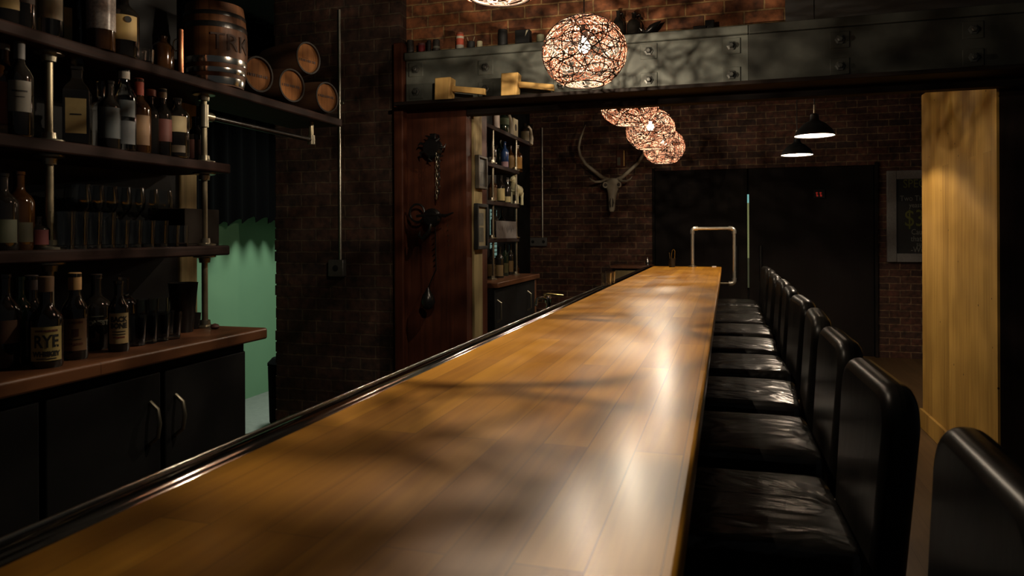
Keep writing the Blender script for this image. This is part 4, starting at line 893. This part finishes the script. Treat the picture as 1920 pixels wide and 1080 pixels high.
mb.add(vs, fs); mb.build('skull_bone', 'bone', t)
for sx in (-1, 1):
    e = MB().tube([(sx*0.082+0.030*math.cos(b)*0.8, -0.165+sx*0.0-0.01*math.cos(b)*sx, 0.325+0.030*math.sin(b)) for b in [2*PI*k/16 for k in range(16)]], 0.009, 8, closed=True).build('eye_ring', 'bone', t)
    MB().lathe([(0.001, -0.01), (0.024, -0.006), (0.026, 0.01)], 14, T(sx*0.082, -0.158, 0.325) @ RX(-PI/2)).build('eye_hollow', 'hollow_shade', e)
    MB().tube([(sx*0.012, -0.215, 0.05), (sx*0.02, -0.212, 0.11), (sx*0.012, -0.205, 0.16)], [0.004, 0.010, 0.003], 8).build('nose_hollow', 'hollow_shade', t)
    an = [(0.055, -0.10, 0.39), (0.13, -0.12, 0.425), (0.22, -0.15, 0.50), (0.32, -0.17, 0.585), (0.385, -0.18, 0.69), (0.405, -0.18, 0.79), (0.385, -0.165, 0.90), (0.355, -0.15, 0.99), (0.325, -0.14, 1.07)]
    o = MB().tube([(sx*x, y, z) for x, y, z in an], [0.026, 0.024, 0.022, 0.020, 0.018, 0.016, 0.013, 0.009, 0.004], 10).build('antler', 'bone', t)
    MB().tube([(sx*0.075, -0.12, 0.40), (sx*0.13, -0.20, 0.365), (sx*0.19, -0.25, 0.36), (sx*0.235, -0.27, 0.385), (sx*0.255, -0.27, 0.41)], [0.018, 0.015, 0.013, 0.009, 0.003], 8).build('tine', 'bone', o)
MB().box(-0.05, 0.05, -0.07, 0.0, 0.25, 0.37).build('mount_block', 'dark_wood', t, bevel=0.004)
t = thing('wall_plaque', 'small tall wooden plaque between the antlers', 'plaque', (-1.235, 8.885, 2.21))
MB().box(-0.055, 0.055, -0.02, 0.014, 0, 0.21).build('board', 'red_wood', t, bevel=0.004)
MB().box(-0.045, -0.005, -0.024, -0.02, 0.02, 0.12).build('plate', label_mat((0.14, 0.13, 0.08)), t, smooth=False)
MB().box(0.03, 0.046, -0.030, -0.02, 0.01, 0.20).build('edge_strip', 'mallet_wood', t, bevel=0.002)
# side counter at the far wall
t = thing('side_counter', 'low wooden side counter on the far wall beyond the bar end', 'counter', (-1.08, 8.70, 0))
MB().box(-0.235, 0.245, -0.22, 0.19, 0.985, 1.02).build('worktop', 'counter_wood', t, bevel=0.004)
MB().box(-0.215, 0.22, -0.19, 0.18, 0.0, 0.985).build('cabinet_body', 'cabinet_black', t, smooth=False)
MB().box(-0.18, 0.19, -0.205, -0.19, 0.30, 0.96).build('front_panel', 'grey_wood', t, bevel=0.003)
tag(MB().lathe([(0.022, 0), (0.026, 0.03), (0.02, 0.06), (0.008, 0.08), (0.008, 0.10), (0.001, 0.10)], 14).build('salt_shaker', 'stainless'), 'small metal shaker on the side counter near the dark doorway', 'shaker').location = (-0.89, 8.58, 1.02)

# red sign on door
t = thing('door_sign', 'tiny red lit sign on the dark door', 'sign', (1.02, 8.925, 1.79))
MB().box(-0.06, 0.06, -0.008, 0.014, 0, 0.10).build('plate', 'black_paint', t, bevel=0.003)
for x in (-0.026, 0.014):
    MB().box(x-0.006, x+0.004, -0.011, -0.008, 0.02, 0.07).box(x-0.012, x+0.012, -0.011, -0.008, 0.055, 0.065).box(x+0.004, x+0.014, -0.011, -0.008, 0.018, 0.04).build('red_mark', 'red_glow', t, smooth=False)
# ---------------------------------------------------------------- chalkboard
t = thing('chalk_board', 'grey framed chalkboard with a three dollar special on far wall', 'chalkboard', (1.709, 8.88, 1.067))
W, Hh, fw = 0.80, 1.01, 0.095
mb = MB().box(0, fw, -0.03, 0.018, 0, Hh).box(W-fw, W, -0.03, 0.018, 0, Hh).box(fw, W-fw, -0.03, 0.018, 0, fw).box(fw, W-fw, -0.03, 0.018, Hh-fw, Hh)
mb.build('frame', 'grey_frame', t, bevel=0.006)
MB().box(fw, W-fw, -0.012, 0.015, fw, Hh-fw).build('slate', 'chalk_slate', t, smooth=False)
for txt, sz, x, z, m, sq in [('SPECIAL', 0.13, 0.16, 0.86, 'chalk_yellow', 0.8), ('Two Timin', 0.085, 0.13, 0.70, 'chalk_white', 0.8), ('yeast', 0.075, 0.22, 0.625, 'chalk_white', 0.8), ('$3', 0.26, 0.17, 0.475, 'chalk_yellow', 0.75),
                             ('Cause', 0.085, 0.24, 0.33, 'chalk_white', 0.8), ('that b', 0.085, 0.235, 0.255, 'chalk_white', 0.8), ('sure', 0.075, 0.29, 0.195, 'chalk_white', 0.8), ('-Willy', 0.09, 0.235, 0.135, 'chalk_white', 0.8)]:
    text_mb(txt, sz, lambda px, py, x=x, z=z: (x+px, -0.0135, z+py), squash=sq, align='LEFT').build('chalk_lettering', m, t, smooth=False)
